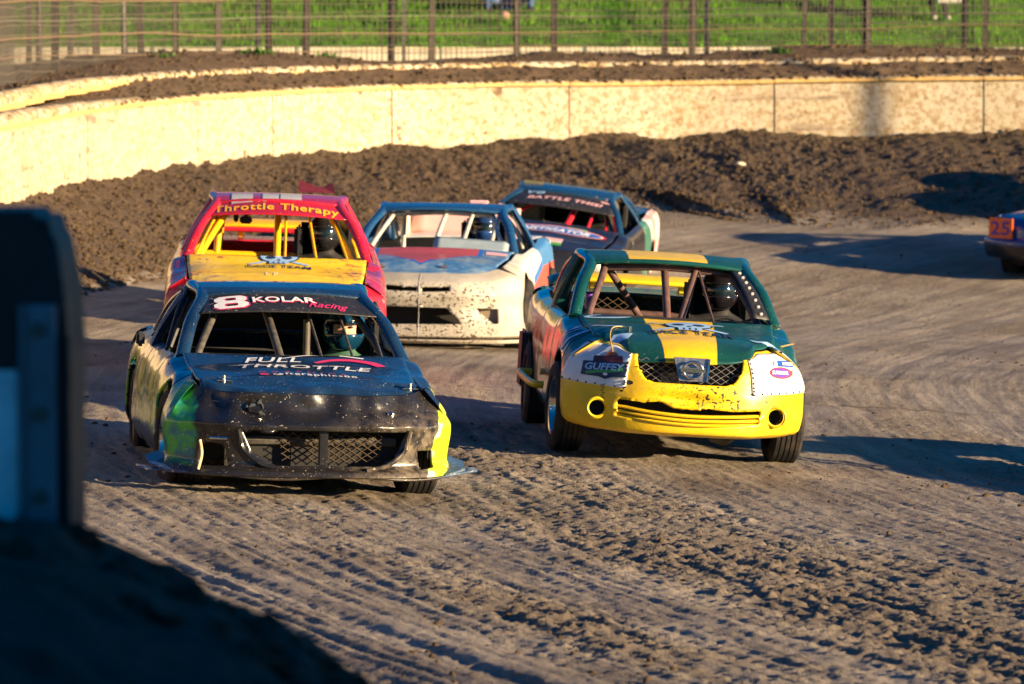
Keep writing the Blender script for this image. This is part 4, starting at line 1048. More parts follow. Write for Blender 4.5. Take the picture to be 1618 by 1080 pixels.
P2 = base_params(W=.805,  L=4.5, nd=.44, npow=2.7, ya=.70, yf=.93, yr=3.465, Rt=.30, arch_z=.33, Ra=.35, yc=1.28, zc=.92, xc=.675, cowl_bow=.16, yh=1.98, xr=.53, zh=1.245, yrr=2.95, zrr=1.27, yw=3.65, xw=.60, zw=.97,
    deck_z=.985, belt_z=.90, yB=2.52, yq=3.2, hwF=.60, hwC=.665, crown_z=[.012, .045, .035], sections=[(('x', .62), M2_) if k[0] == ('x', .55) else k for k in sections(N2, C2, .84, .90, .91, .97, .20)] + [(('x', .40), N2)], dents=gr_dent, hood_dent=gr_hood,
    nose_cuts=[lambda P: np.where(P[..., 1] < .5, sd_poly(P, grille), 1.), lambda P: np.where(P[..., 1] < .5, sd_poly(P, slot), 1.)] + [(lambda sx: (lambda P: np.where(P[..., 1] < .6, sd_circ(P, (sx * .595, .345), .052, (0, 2)), 1.)))(s_) for s_ in (-1, 1)])
GREEN = (.005, .060, .048)
def green(t): return t.mix(t.ramp(t.noise(3, 4, .6, off=4), .3, .7), (.004, .046, .040), (.007, .075, .062))
YELC = (.80, .50, .004)
def stripe(t, w0=.31, k=.03, y0=0): # tapering yellow centre stripe
    return t.ramp(t.m('SUBTRACT', t.m('ABSOLUTE', t.m('ADD', t.x, .01)), t.m('ADD', w0, t.m('MULTIPLY', t.y, k))), .003, -.003)
gpaint = paint('green_body', green, .2, .55, .22, .25, SPK, .35)
def gr_side(t):
    c = green(t); v = t.mapv((1, 2.6, 1.2)); n = t.noise(2.0, 4, .6, vec=v, off=5)
    c = t.mix(t.m('MULTIPLY', t.ramp(n, .52, .56), t.ramp(t.z, .62, .55)), c, (.28, .22, .10))
    return c
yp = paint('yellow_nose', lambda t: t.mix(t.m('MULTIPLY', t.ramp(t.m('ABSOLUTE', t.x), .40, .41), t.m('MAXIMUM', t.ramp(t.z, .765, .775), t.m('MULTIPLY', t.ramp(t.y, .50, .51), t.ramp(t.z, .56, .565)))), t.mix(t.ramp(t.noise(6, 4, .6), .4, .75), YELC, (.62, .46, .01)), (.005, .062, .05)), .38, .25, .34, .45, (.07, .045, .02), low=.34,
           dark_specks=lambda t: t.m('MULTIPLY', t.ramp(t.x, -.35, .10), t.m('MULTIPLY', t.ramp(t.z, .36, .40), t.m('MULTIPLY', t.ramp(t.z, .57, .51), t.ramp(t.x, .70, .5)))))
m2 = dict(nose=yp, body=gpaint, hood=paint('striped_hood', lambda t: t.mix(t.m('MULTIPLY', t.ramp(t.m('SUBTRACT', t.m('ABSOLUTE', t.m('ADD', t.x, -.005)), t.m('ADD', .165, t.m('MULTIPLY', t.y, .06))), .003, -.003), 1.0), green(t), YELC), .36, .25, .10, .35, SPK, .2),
          roof=paint('striped_roof', lambda t: t.mix(t.ramp(t.m('SUBTRACT', t.m('ABSOLUTE', t.m('ADD', t.x, .0)), .275), .003, -.003), green(t), YELC), .42, .15, .08, .2, SPK, .2),
          fender_l=paint('green_left', gr_side, .16, .7, .22, .2, low=.35), door_l=paint('green_left', gr_side, .16, .7, .22, .2, low=.35), quarter_l=paint('green_left', gr_side, .16, .7, .22, .2, low=.35))
c2 = Car('race_car', 'dark green sedan with yellow front bumper, yellow centre stripe and skull on its bonnet', (1.14, 33.16, -.36), 3.8, 3.5, **P2)
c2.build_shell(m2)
# white sheet covers over the headlight openings
wp = paint('white_cover', lambda t: t.mix(t.ramp(t.noise(4, 4, .6), .45, .7), (.72, .72, .70), (.60, .61, .62)), .45, .15, .15, .35, (.12, .09, .06), low=.25)
for sg in (-1, 1):
    s0, s1 = c2.s_of(('x', .42)), c2.s_of(('y', .52))
    def cov(a, b):
        P = c2.skin(sg * a, .565 + (.985 - .565 - .05 * np.clip((a - s0) / (s1 - s0), 0, 1)) * b); nx = np.interp(a, c2.ps, c2.pn[:, 0]); ny = np.interp(a, c2.ps, c2.pn[:, 1])
        return P + np.stack([sg * nx, ny, 0 * nx + .35], -1) * .009
    o = c2.patch('headlight_cover', cov, np.linspace(s0, s1, 26), np.linspace(0, 1, 20), wp, thick=.005)
    if sg < 0: c2.cov_l = o
    else: c2.cov_r = o
    for k in range(9):      # rivets along the edges
        for A, B in ((s0 + (s1 - s0) * k / 8, .04), (s0 + .012, k / 8)):
            p = cov(np.array([A]), np.array([B]))[0]; V, F = lathe([(-.006, .001), (-.005, .006), (0, .008)], 6, 'y'); c2.add('rivet', V + p, F, M_BLACKV, c2.cov_l if sg < 0 else c2.cov_r)
V, F = lattice([(-.34, .695), (.34, .695), (.335, .63), (.29, .565), (.235, .545), (-.235, .545), (-.29, .565), (-.335, .63)], .036, .0042, lambda x, z: .075 + .25 * x * x + (z - .54) * .3)
c2.add('grille_mesh', V, F, plain('grille_wire', (.24, .24, .25), .4, metal=.4), smooth=False)
V, F = lattice([(-.34, .695), (.34, .695), (.335, .63), (.29, .565), (.235, .545), (-.235, .545), (-.29, .565), (-.335, .63)], .016, .003, lambda x, z: .095 + .25 * x * x + (z - .54) * .3)
c2.add('grille_backing', V, F, M_BLACKV, smooth=False)
c2.add('radiator_core', *box((0, .27, .45), (.85, .03, .46)), M_BLACKIN, smooth=False)
V = [(-.115, .045, .712), (.115, .045, .712), (.105, .022, .56), (-.075, .022, .56)]; V += [(x, y + .05, z) for x, y, z in V]
c2.add('grille_centre', V, [[0, 3, 2, 1], [4, 5, 6, 7], [0, 4, 7, 3], [1, 2, 6, 5], [0, 1, 5, 4], [3, 7, 6, 2]], plain('dull_chrome', (.22, .23, .25), .35, metal=.7, var=.4), smooth=False)
c2.add('grille_edge', *tube([(.118, .034, .712), (.108, .012, .56)], .007, 6), M_CHROME)
an = np.linspace(0, 2 * np.pi, 28, endpoint=False); bc = np.array((.01, .012, .635))
V, F = tube(np.c_[.064 * np.cos(an), -.004 + .20 * (0 * an), .054 * np.sin(an)] + bc, .010, 8, closed=True); c2.add('badge_ring', V, F, M_CHROME)
V, F = box(bc + np.array((0, -.006, 0)), (.165, .016, .030), .004); bar = c2.add('badge_bar', V, F, M_CHROME)
tv, tf = text_vf('NISSAN', .135, .018, .01, 0, 1.1); c2.add('lettering', [(bc[0] + x, bc[1] - .0155, bc[2] + y) for x, y in tv], tf, M_BLACKV, bar, False)
for k, (z0, dy) in enumerate(((.342, 0), (.312, .0), (.285, .005))):
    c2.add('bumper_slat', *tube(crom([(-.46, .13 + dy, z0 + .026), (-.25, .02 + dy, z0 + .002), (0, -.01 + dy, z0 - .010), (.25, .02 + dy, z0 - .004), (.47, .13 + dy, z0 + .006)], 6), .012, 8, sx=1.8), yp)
for sg in (-1, 1):
    y0 = .44 * (.595 / .855) ** 2.7
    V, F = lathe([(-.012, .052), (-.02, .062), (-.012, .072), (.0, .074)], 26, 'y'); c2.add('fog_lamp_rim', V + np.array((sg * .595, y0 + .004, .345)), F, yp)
    V, F = lathe([(-.0, .052), (.07, .046), (.08, .001)], 22, 'y'); c2.add('fog_lamp_hole', V + np.array((sg * .595, y0 + .01, .345)), F, M_BLACKIN)
for k in range(7):   # stitched crack in the bumper and the torn flap
    p = np.array(at_px(c2, 951 + .8 * (k % 2) * 3, 608 + k * 4)); V, F = box(p + np.array((0, -.003, 0)), (.02, .006, .005)); c2.add('bumper_stitch', V, F, M_BLACKV, smooth=False)
for px, py, r_ in ((1027, 633, .03), (994, 604, .028), (982, 617, .012), (1120, 630, .01), (1150, 632, .011), (1135, 612, .009)):
    dec(c2, ell_vf(r_, r_ * .55, 9), px, py, M_BLACKIN, (0, .0, 1), c2.nose, 'mud_spot', off=.003)
# stickers
dec(c2, ell_vf(.040, .04), 967, 563, plain('orange_ball', (.42, .10, .02), .6), (0, .15, 1), c2.cov_l, off=.003)
dec(c2, poly_vf([(-.095, -.03), (.10, -.03), (.09, .03), (-.085, .03)]), 961, 569, plain('maroon_vinyl', (.10, .015, .02), .6), (0, .1, 1), c2.cov_l, off=.0045)
dec(c2, poly_vf([(-.15, -.045), (-.04, -.055), (0, -.07), (.04, -.055), (.12, -.05), (.15, .01), (.145, .045), (-.135, .045)]), 957, 582, M_NAVYV, (0, .05, 1), c2.cov_l, off=.0055)
dec(c2, text_vf('GUFFEY', .245, .046, .03, .25), 957, 579.5, M_SKYV, (0, .05, 1), c2.cov_l, 'lettering', off=.008)
dec(c2, arc_vf([(-.12, -.012), (-.04, .0), (.04, .006), (.11, .022)], .018, .022), 957, 587, M_GREENV, (0, .05, 1), c2.cov_l, off=.007)
dec(c2, ell_vf(.014, .009), 957, 591, M_WHITE, (0, .05, 1), c2.cov_l, off=.008)
dec(c2, rect_vf(.115, .04), 1241, 575, M_BLUEV, (0, .05, 1), c2.cov_r, off=.003); dec(c2, rect_vf(.08, .018), 1244, 575.5, M_WHITE, (0, .05, 1), c2.cov_r, off=.0055); dec(c2, ell_vf(.014, .018), 1225, 575, M_WHITE, (0, .05, 1), c2.cov_r, off=.0055)
dec(c2, ell_vf(.085, .038), 1234, 589.5, M_REDV, (0, .05, 1), c2.cov_r, off=.003); dec(c2, rect_vf(.09, .03), 1243, 589, M_REDV, (0, .05, 1), c2.cov_r, off=.003); dec(c2, ell_vf(.072, .030), 1233, 589.5, M_PURP, (0, .05, 1), c2.cov_r, off=.0055)
dec(c2, text_vf('SUPERIOR', .12, .022, .03), 1232, 589.3, M_WHITE, (0, .05, 1), c2.cov_r, 'lettering', off=.008)
hu2 = (0, 1, .1)
def skull(c, px, py, s, par, uy):
    out = M_NAVYV
    for sx in (-1, 1):
        for sy in (-1, 1):
            dec(c, arc_vf([(-.62 * s * sx, -.42 * s * sy), (0, 0), (.62 * s * sx, .42 * s * sy)], .11 * s), px, py, M_SKYV, uy, par, 'crossbone', off=.0045) if sy > 0 else None
            dec(c, ell_vf(.10 * s, .12 * s, 12), px + sx * 0, py, M_SKYV, uy, par, 'crossbone', off=.0045) if False else None
    V, F = ell_vf(.42 * s, .40 * s, 28); V = [(x, y + .1 * s) for x, y in V]; dec(c, (V, F), px, py, out, uy, par, 'skull_outline', off=.006)
    V, F = ell_vf(.385 * s, .365 * s, 28); V = [(x, y + .1 * s) for x, y in V]; dec(c, (V, F), px, py, M_SKYV, uy, par, 'skull', off=.008)
    dec(c, ([(x, y - .3 * s) for x, y in rect_vf(.40 * s, .22 * s)[0]], [[0, 1, 2, 3]]), px, py, M_SKYV, uy, par, 'skull', off=.008)
    for sx in (-1, 1): dec(c, ([(x + sx * .17 * s, y + .02 * s) for x, y in ell_vf(.10 * s, .10 * s, 14)[0]], [list(range(14))]), px, py, out, uy, par, 'eye_socket', off=.0105)
    dec(c, ([(x, y - .17 * s) for x, y in poly_vf([(-.05 * s, 0), (.05 * s, 0), (0, .09 * s)])[0]], [[0, 1, 2]]), px, py, out, uy, par, 'nose_socket', off=.0105)
    for k in (-1, 0, 1): dec(c, ([(x + k * .1 * s, y - .32 * s) for x, y in rect_vf(.02 * s, .14 * s)[0]], [[0, 1, 2, 3]]), px, py, out, uy, par, 'tooth_gap', off=.0105)
skull(c2, 1088, 515.5, .40, c2.hood, hu2)
dec(c2, text_vf('RACE TEAM', .56, .15, .014, 0, 1.1), 1092, 526, M_NAVYV, hu2, c2.hood, 'lettering')
dec(c2, rect_vf(.13, .12, .35), 981, 533, M_SKYV, hu2, c2.hood); dec(c2, rect_vf(.16, .06, -.6), 1209, 542, M_SKYV, (-.3, 1, .1), c2.hood, ux=(1, -.0, 0))
dec(c2, ell_vf(.17, .05), 962, 500, M_SKYV, hu2, c2.hood); dec(c2, ell_vf(.12, .025), 962, 500, M_NAVYV, hu2, c2.hood, off=.008)
fn = (-1, -.12, .12)
for k, ch in enumerate('20'):
    dec(c2, text_vf(ch, None, .20, .0, .2), 889 + k * 9, 533 - k * 2, M_SKYV, (0, 0, 1), None, 'lettering', ux=(0, -1, 0), pdir=(-1, 0, 0), off=.005)
pin = np.array(at_px(c2, 996, 527)); c2.add('hood_pin', *tube([pin, pin + np.array((0, 0, .05))], .008, 6), M_CHROME)
w = [at_px(c2, *q) for q in ((996, 527), (985, 519), (968, 520), (964, 535), (968, 558))]; c2.add('pin_lanyard', *tube(crom([np.array(p) + np.array((0, -.004, .012)) for p in w], 5), .004, 5), plain('tan_cord', (.4, .28, .12)))
pin = np.array(at_px(c2, 1240, 549)); c2.add('hood_pin', *tube([pin + np.array((-.05, -.02, 0)), pin + np.array((.06, .0, .03))], .006, 6), plain('tan_cord', (.4, .28, .12)))
c2.wheels(4, 'deep', M_CHROME, M_STEEL, tk=.735, w=.215)
M_PRIM = plain('brown_primer_tube', (.10, .055, .05), .5, var=.35, scale=14)
c2.std_cage(M_PRIM, .026, extra=[([(-.02, 1.42, .72), (-.02, 1.8, 1.05), (-.02, 2.04, 1.24)], .027), [(-.42, 2.05, 1.22), (.05, 2.5, .62)], [(.04, 1.5, .8), (.20, 2.0, 1.24)], [(-.62, 2.5, .88), (.62, 2.5, .88)], [(.1, 2.5, .72), (-.3, 2.55, .55)]])
for x in (.22, .50): c2.add('window_bar', *tube([(x + .06, 1.36, .88), (x - .01, 2.0, 1.24)], .009, 8), M_PRIM)
V, F = lattice([(-.55, .98), (.5, .98), (.5, .72), (-.55, .72)], .042, .005, lambda x, z: 2.62); c2.add('cabin_netting', V, F, plain('dark_cabin_netting', (.09, .06, .035), .8), smooth=False)
V, F = lathe([(-.05, .03), (.05, .03)], 12, 'z'); p = np.array((-.565, 1.60, .985)); c2.add('purple_clamp', V + p, F, plain('purple_band', (.12, .02, .28), .4))
c2.add('nerf_bar', *tube(crom([(-.86, 1.45, .40), (-.925, 1.50, .405), (-.94, 2.0, .41), (-.94, 2.6, .42), (-.86, 2.68, .42)], 6), .026, 10), paint('yellow_bar', YELC, .4, .2, .2, .1))
def wing(c, y, z, hw, mat, ch=.22):
    def f(a, b): return np.stack([a * hw, y + b * ch - .06 * (1 - a * a), z + .05 * b + .015 * np.sin(np.pi * b) - .06 * np.abs(a) ** 6], -1)
    c.patch('rear_wing', f, np.linspace(-1, 1, 30), np.linspace(0, 1, 8), mat, thick=.025, bvh=False, out=(0, y, 0))
    for s in (-.5, .5): c.add('wing_post', *box((s * hw, y + .1, z - .05), (.05, .12, .12), .01), mat)
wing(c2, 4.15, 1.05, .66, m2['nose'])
for s in np.linspace(.12, .9, 8):   # row of rivet holes down the right screen pillar
    P = c2.wind(np.array([.90]), np.array([s]))[0]; V, F = lathe([(-.004, .001), (-.003, .011), (0, .012)], 8, 'y'); c2.add('pillar_rivet', V + P + np.array((0, -.01, 0)), F, M_GREYV)
def gus(a, b): P = c2.wind(.80 + .17 * a, .04 + .92 * b); P[..., 1] += .012; return P
c2.patch('pillar_panel', gus, np.linspace(0, 1, 5), np.linspace(0, 1, 10), M_BLACKV, bvh=False, thick=.004)
c2.add('mud_flap', *box((-.83, 3.95, .45), (.05, .35, .42), .02), M_BLACKV)
c2.add('exhaust', *tube([(.22, .55, .17), (.30, .5, .15), (.36, .7, .16)], .035, 8), M_STEEL)
# ================================================================== car 3: red and yellow sedan behind the black coupe
RED = (.46, .012, .018)
N3 = [(.05, .2), (.01, .25), (0, .36), (.0, .5), (.01, .58), (.03, .68), (.10, .76)]
C3 = [(.05, .2), (.01, .28), (0, .4), (.0, .52), (.01, .62), (.05, .72), (.17, .80)]
def rd_hood(P, a, b):
    P = P.copy(); P[..., 2] += np.sin(np.pi * b) * (.006 * n3(P, 4, 2) + .003 * n3(P, 10, 5)); return P
P3 = base_params(W=.86, L=4.5, zc=.93, yc=1.35, xc=.71, yh=2.10, xr=.485, zh=1.335, yrr=2.95, zrr=1.35, yw=3.6, xw=.60, zw=.98, deck_z=.99, belt_z=.92, yB=2.62, hwF=.66, hwC=.71, crown_z=[.01, .03, .03], roof_crown=.012,
    sections=sections(N3, C3, .84, .92, .93, .98), hood_dent=rd_hood)
red = paint('red_body', lambda t: t.mix(t.ramp(t.noise(3, 4, .6), .35, .7), RED, (.36, .010, .045)), .26, .45, .25, .3, SPK, .4)
def rfl(t): return t.mix(t.ramp(t.noise(7, 4, .6, off=2), .5, .6), t.mix(t.ramp(t.noise(4, 4, .6, off=8), .5, .6), RED, (.55, .06, .02)), (.16, .03, .12))
redf = paint('red_fender', rfl, .25, .5, .25, .3, SPK, .4)
def yhood(t):
    c = t.mix(t.ramp(t.noise(4, 4, .6), .35, .7), (.88, .55, .003), (.84, .54, .006))
    e = t.m('MULTIPLY', t.ramp(t.m('ABSOLUTE', t.x), .28, .46), t.ramp(t.noise(8, 4, .6, off=6), .54, .64))
    c = t.mix(e, c, (.42, .10, .03)); c = t.mix(t.m('MULTIPLY', t.ramp(t.m('ABSOLUTE', t.x), .3, .5), t.ramp(t.noise(15, 3, .6, off=16), .60, .66)), c, (.10, .04, .10))
    return t.mix(t.m('MULTIPLY', t.ramp(t.x, -.30, -.60), t.ramp(t.noise(3, 3, .5, off=7), .45, .7)), c, (.42, .42, .20))
ypp = paint('yellow_bonnet', yhood, .42, .12, .06, .3, SPK, .2)
M_CAGEY = paint('yellow_tube', (.80, .42, .004), .4, .2, .2, .1)
c3 = Car('race_car', 'red sedan with yellow bonnet and roll cage and yellow writing along its roof visor', (-1.83, 38.61, -.16), 2.6, 2.1, **P3)
c3.build_shell(dict(nose=red, body=red, hood=ypp, roof=red, fender_l=redf, fender_r=redf, bpillar=red))
c3.visor = c3.patch('roof_visor', lambda a, b: c3.wind(a, b), np.linspace(-1, 1, 40), np.linspace(.68, .99, 10), red, thick=.006, out=(0, 4, 0))
dec(c3, text_vf('Throttle Therapy', 1.0, .18, .022, 0, 1.1), 437, 328, M_YEL, (0, .85, .5), c3.visor, 'lettering')
for px, w in ((383, .17), (428, .13), (460, .17)): dec(c3, rect_vf(w, .30), px, 311, M_GREYV, (0, 1, .1), c3.roof, 'roof_patch', pdir=(0, 0, 1))
skull(c3, 441, 409, .38, c3.hood, (0, 1, .1))
dec(c3, text_vf('RACE TEAM', .50, .14, .014, 0, 1.1), 441, 421, M_NAVYV, (0, 1, .1), c3.hood, 'lettering')
dec(c3, text_vf('L P', .09, .085, .006, 0, 1.2), 430, 433, M_WHITE, (0, 1, .1), c3.hood, 'lettering')
V = [(.16, 2.75, 1.42), (.46, 2.8, 1.42), (.44, 2.95, 1.50), (.36, 2.92, 1.465), (.24, 2.9, 1.475), (.16, 2.9, 1.52)]; V += [(x, y + .05, z) for x, y, z in V]
c3.add('roof_vent', V, [[0, 1, 2, 3, 4, 5], [11, 10, 9, 8, 7, 6]] + [[i, 6 + i, 6 + (i + 1) % 6, (i + 1) % 6] for i in range(6)], plain('maroon_flap', (.10, .01, .02)), smooth=False)
c3.wheels(0)
c3.std_cage(M_CAGEY, .028, extra=[([(.0, 1.45, .75), (0, 1.75, 1.05), (0, 2.12, 1.32)], .028), [(-.52, 2.65, .5), (-.46, 2.65, 1.35)], [(-.6, 2.65, .9), (.6, 2.65, .9)]])
for x in (.06, .30, .54, .68): c3.add('window_bar', *tube([(x * 1.04, 1.38 if x > .1 else 1.3, .92), (x * .72 + .02, 2.08, 1.31)], .011, 8), M_CAGEY)
for x in (-.60,): c3.add('window_bar', *tube([(x * 1.08, 1.4, .9), (x * .78, 2.06, 1.28)], .018, 8), M_CAGEY)
c3.add('onboard_camera', *join(box((-.26, 2.35, 1.19), (.10, .08, .06), .012), box((-.26, 2.35, 1.25), (.03, .03, .09)), box((-.34, 2.36, 1.22), (.04, .04, .10), .01)), M_BLACKV)
wing(c3, 4.15, 1.10, .62, M_CAGEY); c3.add('wing_edge', *tube([(-.62, 4.1, 1.06), (.62, 4.1, 1.06)], .02, 8), red)
c3.add('seat_padding', *box((.17, 2.5, 1.03), (.07, .12, .26), .03), M_BLACKV)

# ================================================================== car 4: white wedge-nosed coupe
def wh_dent(P):
    P = P.copy(); f = np.clip((.9 - P[..., 1]) / .3, 0, 1); P[..., 1] += f * (n3(P, 4, 3) * .006 + n3(P, 10, 6) * .003); return P
N4 = [(.03, .13), (-.03, .155), (.01, .26), (.035, .40), (.0, .52), (.05, .64), (.20, .715)]
C4 = [(.03, .13), (-.03, .16), (.0, .27), (.01, .42), (.0, .56), (.05, .70), (.18, .78)]
op = [(-.62, .415), (.24, .41), (.40, .265), (-.62, .25)]; fin = [(.50, .405), (.70, .40), (.71, .26), (.66, .27)]
sl1 = [(-.31, .61), (-.02, .595), (-.02, .555), (-.30, .56)]; sl2 = [(.025, .595), (.27, .605), (.28, .56), (.025, .55)]
P4 = base_params(W=.90, L=4.75, nd=.40, npow=3.0, yf=1.0, yr=3.82, Rt=.325, arch_z=.33, Ra=.38, ya=.80, yc=1.5, zc=.87, xc=.73, yh=2.2, xr=.56, zh=1.215, yrr=2.95, zrr=1.22, yw=3.9, xw=.64, zw=.92, deck_z=.93, belt_z=.87, yB=2.9, yq=3.4,
    yd0=1.7, yd1=2.8, hwF=.66, hwC=.74, roof_crown=.01, dents=wh_dent,
    sections=[(k if k[0][0] != 'y' or k[0][1] != .95 else (('y', 1.0), k[1])) for k in sections(N4, C4, .81, .86, .87, .92, .14)],
    nose_cuts=[(lambda q: (lambda P: np.where(P[..., 1] < .6, sd_poly(P, q), 1.)))(q) for q in (op, fin, sl1, sl2)])
def whn(t): return t.mix(t.ramp(t.noise(2.5, 5, .6), .4, .7), (.42, .39, .34), (.29, .26, .21))  # white paint darkened to imitate grazing sun on the front, under real mud
wh = paint('white_nose_dimmed', whn, .6, .05, .75, .4, (.12, .08, .05), low=.35, dark_specks=lambda t: t.m('MULTIPLY', t.ramp(t.z, .66, .58), t.ramp(t.x, .72, .66)))
def whood(t):
    w = t.m('ABSOLUTE', t.m('ADD', t.x, .03)); e = t.m('ADD', t.m('SUBTRACT', w, .46), t.m('MULTIPLY', t.m('SUBTRACT', 1.05, t.y), .75))
    e2 = t.m('MAXIMUM', e, t.m('SUBTRACT', t.m('SUBTRACT', w, .46), .0))
    blue = t.mix(t.ramp(t.noise(4, 5, .6), .42, .6), (.045, .16, .36), (.20, .30, .40))
    blue = t.mix(t.ramp(t.noise(9, 4, .65, off=5), .55, .68), blue, (.36, .38, .38))
    c = t.mix(t.ramp(e2, .045, .04), blue, (.03, .13, .50)); c = t.mix(t.ramp(e2, .004, -.002), c, (.46, .07, .07))
    c = t.mix(t.ramp(t.y, 1.33, 1.38), c, (.25, .32, .38))
    return c
m4 = dict(nose=wh, body=paint('white_body', lambda t: t.mix(t.ramp(t.noise(3, 4, .6, off=2), .45, .65), (.62, .60, .56), (.45, .52, .58)), .4, .2, .25, .3, low=.4), pillar=paint('blue_pillar', (.012, .065, .17), .25, .45, .25, .3, SPK, .2), hood=paint('shield_hood', whood, .42, .15, .12, .5, SPK, .2),
          roof=paint('blue_roof', (.012, .065, .17), .25, .45, .25, .3, SPK, .2), fender_l=wh, fender_r=paint('white_fender', (.60, .56, .48), .45, .15, .2, .2, low=.3),
          door_r=paint('door_right', lambda t: t.mix(t.ramp(t.m('ADD', t.z, t.m('MULTIPLY', t.y, -.12)), .36, .34), t.mix(t.ramp(t.m('ADD', t.z, t.m('MULTIPLY', t.y, -.12)), .43, .425), (.62, .60, .56), (.03, .18, .50)), (.58, .09, .06)), .4, .2, .2, .2, low=.2),
          quarter_r=paint('quarter_right', lambda t: t.mix(t.ramp(t.z, .70, .69), (.05, .2, .45), (.58, .09, .06)), .4, .2, .2, .2, low=.2))
c4 = Car('race_car', 'white wedge-nosed coupe with blue roof and red shield on its blue bonnet', (-.85, 45.57, -.29), -4.6, 1.0, **P4)
c4.build_shell(m4)
c4.add('nose_seam', *tube(crom([c4.skin(np.array([.0]), np.array([v]))[0] + np.array((0, -.003, 0)) for v in np.linspace(.04, .97, 9)], 3), .0025, 5), M_GREYV)
c4.add('duct_back', *box((0, .28, .42), (1.5, .02, .45)), M_BLACKIN, smooth=False)
c4.add('fin_panel', *box((.62, .26, .33), (.22, .02, .16)), paint('muddy_panel', (.30, .24, .17), .6, 0, .5, .2), smooth=False)
def lip(a, b): s = a * c4.s_of(('y', .62)); P = c4.skin(s, 0 * a + .06); return P + np.stack([0 * a, -.05 * (1 - b) * (1 - np.abs(a)) - .01, -.02 - .03 * b], -1)
c4.patch('front_lip', lip, np.linspace(-1, 1, 50), np.linspace(0, 1, 5), wh, thick=.012, bvh=False, out=(0, .5, .5))
for x in (-.3, .26): p = np.array(at_px(c4, 657 + x * 176, 423)); c4.add('hood_pin', *join(tube([p, p + np.array((0, 0, .035))], .012, 8), box(p + np.array((0, 0, .01)), (.06, .04, .006))), M_CHROME)
dec(c4, text_vf('1', None, .34, .05), 832, 440, M_ORGV, (0, 0, 1), None, 'lettering', ux=(0, 1, 0), pdir=(1, 0, 0), off=.006)
dec(c4, rect_vf(.2, .1), 785, 402, M_PINKV, (0, 1, .1), c4.hood)
dec(c4, text_vf('SAM', .14, .08, .01), 775, 401, M_REDV, (0, 1, .1), c4.hood, 'lettering') if False else None
c4.wheels(-3, 'deep', M_STEEL, M_STEEL, tk=.83, w=.25)
M_GREYTUBE = plain('grey_tube', (.42, .41, .38), .5, var=.25, scale=14)
c4.std_cage(M_GREYTUBE, .022, extra=[([(-.02, 1.5, .82), (0, 1.8, 1.02), (.03, 2.2, 1.19)], .024), [(.24, 1.6, .92), (.28, 2.2, 1.19)], [(.50, 1.65, .92), (.54, 2.2, 1.19)], ([(-.42, 2.6, .6), (-.40, 2.6, 1.17)], .022)])
def cowlp(a, b): return np.stack([-.02 + .70 * a, 1.48 + .2 * b, .88 + .12 * b - .04 * a * b], -1)
c4.patch('driver_deflector', cowlp, np.linspace(0, 1, 12), np.linspace(0, 1, 6), paint('dusty_blue_sheet', (.30, .38, .42), .6, .05, .5, .3), bvh=False, thick=.004)
def spo(a, b): return np.stack([a * .55, 4.55 + .06 * b, .93 + .26 * b], -1)
c4.patch('rear_spoiler', spo, np.linspace(-1, 1, 8), np.linspace(0, 1, 5), paint('pink_spoiler', (.66, .38, .36), .5, .1, .2, .4, (.1, .06, .04)), bvh=False, thick=.006)
c4.add('spoiler_end', *box((-.55, 4.35, 1.06), (.012, .4, .26)), paint('cream_end', (.70, .60, .45), .5, .1, .2, .3), smooth=False)
c4.add('roof_flag', *box((.30, 2.7, 1.30), (.18, .1, .03), .01), M_PINKV)

# ================================================================== car 5: black sedan sliding at the back
P5 = base_params(W=.90, L=4.7, zc=.90, yc=1.5, xc=.74, yh=2.25, xr=.51, zh=1.175, yrr=3.0, zrr=1.19, yw=3.75, xw=.64, zw=.94, deck_z=.95, belt_z=.89, yB=2.85, yq=3.4, yr=3.7, yf=.98, hwF=.68, hwC=.74, yd0=1.65, yd1=2.8, roof_crown=.012,
    sections=sections(N3, C3, .82, .89, .90, .95), hood_dent=rd_hood)
blk = paint('black_body', (.012, .012, .014), .3, .4, .4, .3, (.2, .14, .08), .5); nav5 = paint('sky_sheen_top', (.010, .045, .10), .2, .5, .2, .2, SPK, .2)  # car is black; navy on its top imitates the reflected sky
c5 = Car('race_car', 'black sedan with red window bars and V8 on its banner, farthest back', (.17, 55.6, -.44), -8.0, 7.0, 3.0, **P5)
wq = paint('white_quarter', lambda t: t.mix(t.ramp(t.m('ADD', t.y, t.m('MULTIPLY', t.z, 1.2)), 4.30, 4.34), (.04, .16, .12), t.mix(t.ramp(t.noise(4, 3, .5), .5, .56), (.72, .66, .62), (.62, .25, .22))), .35, .3, .15, .1, low=.3)
c5.build_shell(dict(nose=blk, body=blk, hood=blk, roof=nav5, pillar=nav5, quarter_r=wq, deck=nav5))
c5.banner = c5.patch('windscreen_banner', lambda a, b: c5.wind(a, b), np.linspace(-.985, .985, 36), np.linspace(.44, .985, 14), ban_m, thick=.006, out=(0, 4, 0))
g5 = (0, .88, .45)
dec(c5, text_vf('V8', .22, .15, .02, .3), 849, 303, M_SKYV, g5, c5.banner, 'lettering')
dec(c5, text_vf('BATTLE THIS!', .86, .10, .025, .2, 1.05), 893, 315, M_PINKV, g5, c5.banner, 'lettering')
dec(c5, rect_vf(.20, .05, -.3), 955, 316, M_PINKV, g5, c5.banner); dec(c5, rect_vf(.14, .04, -.3), 959, 322, M_PINKV, g5, c5.banner)
h5 = (0, 1, .1)
dec(c5, ell_vf(.56, .15), 880, 364, M_REDV, h5, c5.hood, off=.004); dec(c5, ell_vf(.53, .13), 880, 364, M_WHITE, h5, c5.hood, off=.006); dec(c5, ell_vf(.51, .115), 880, 364, M_BLUEV, h5, c5.hood, off=.008)
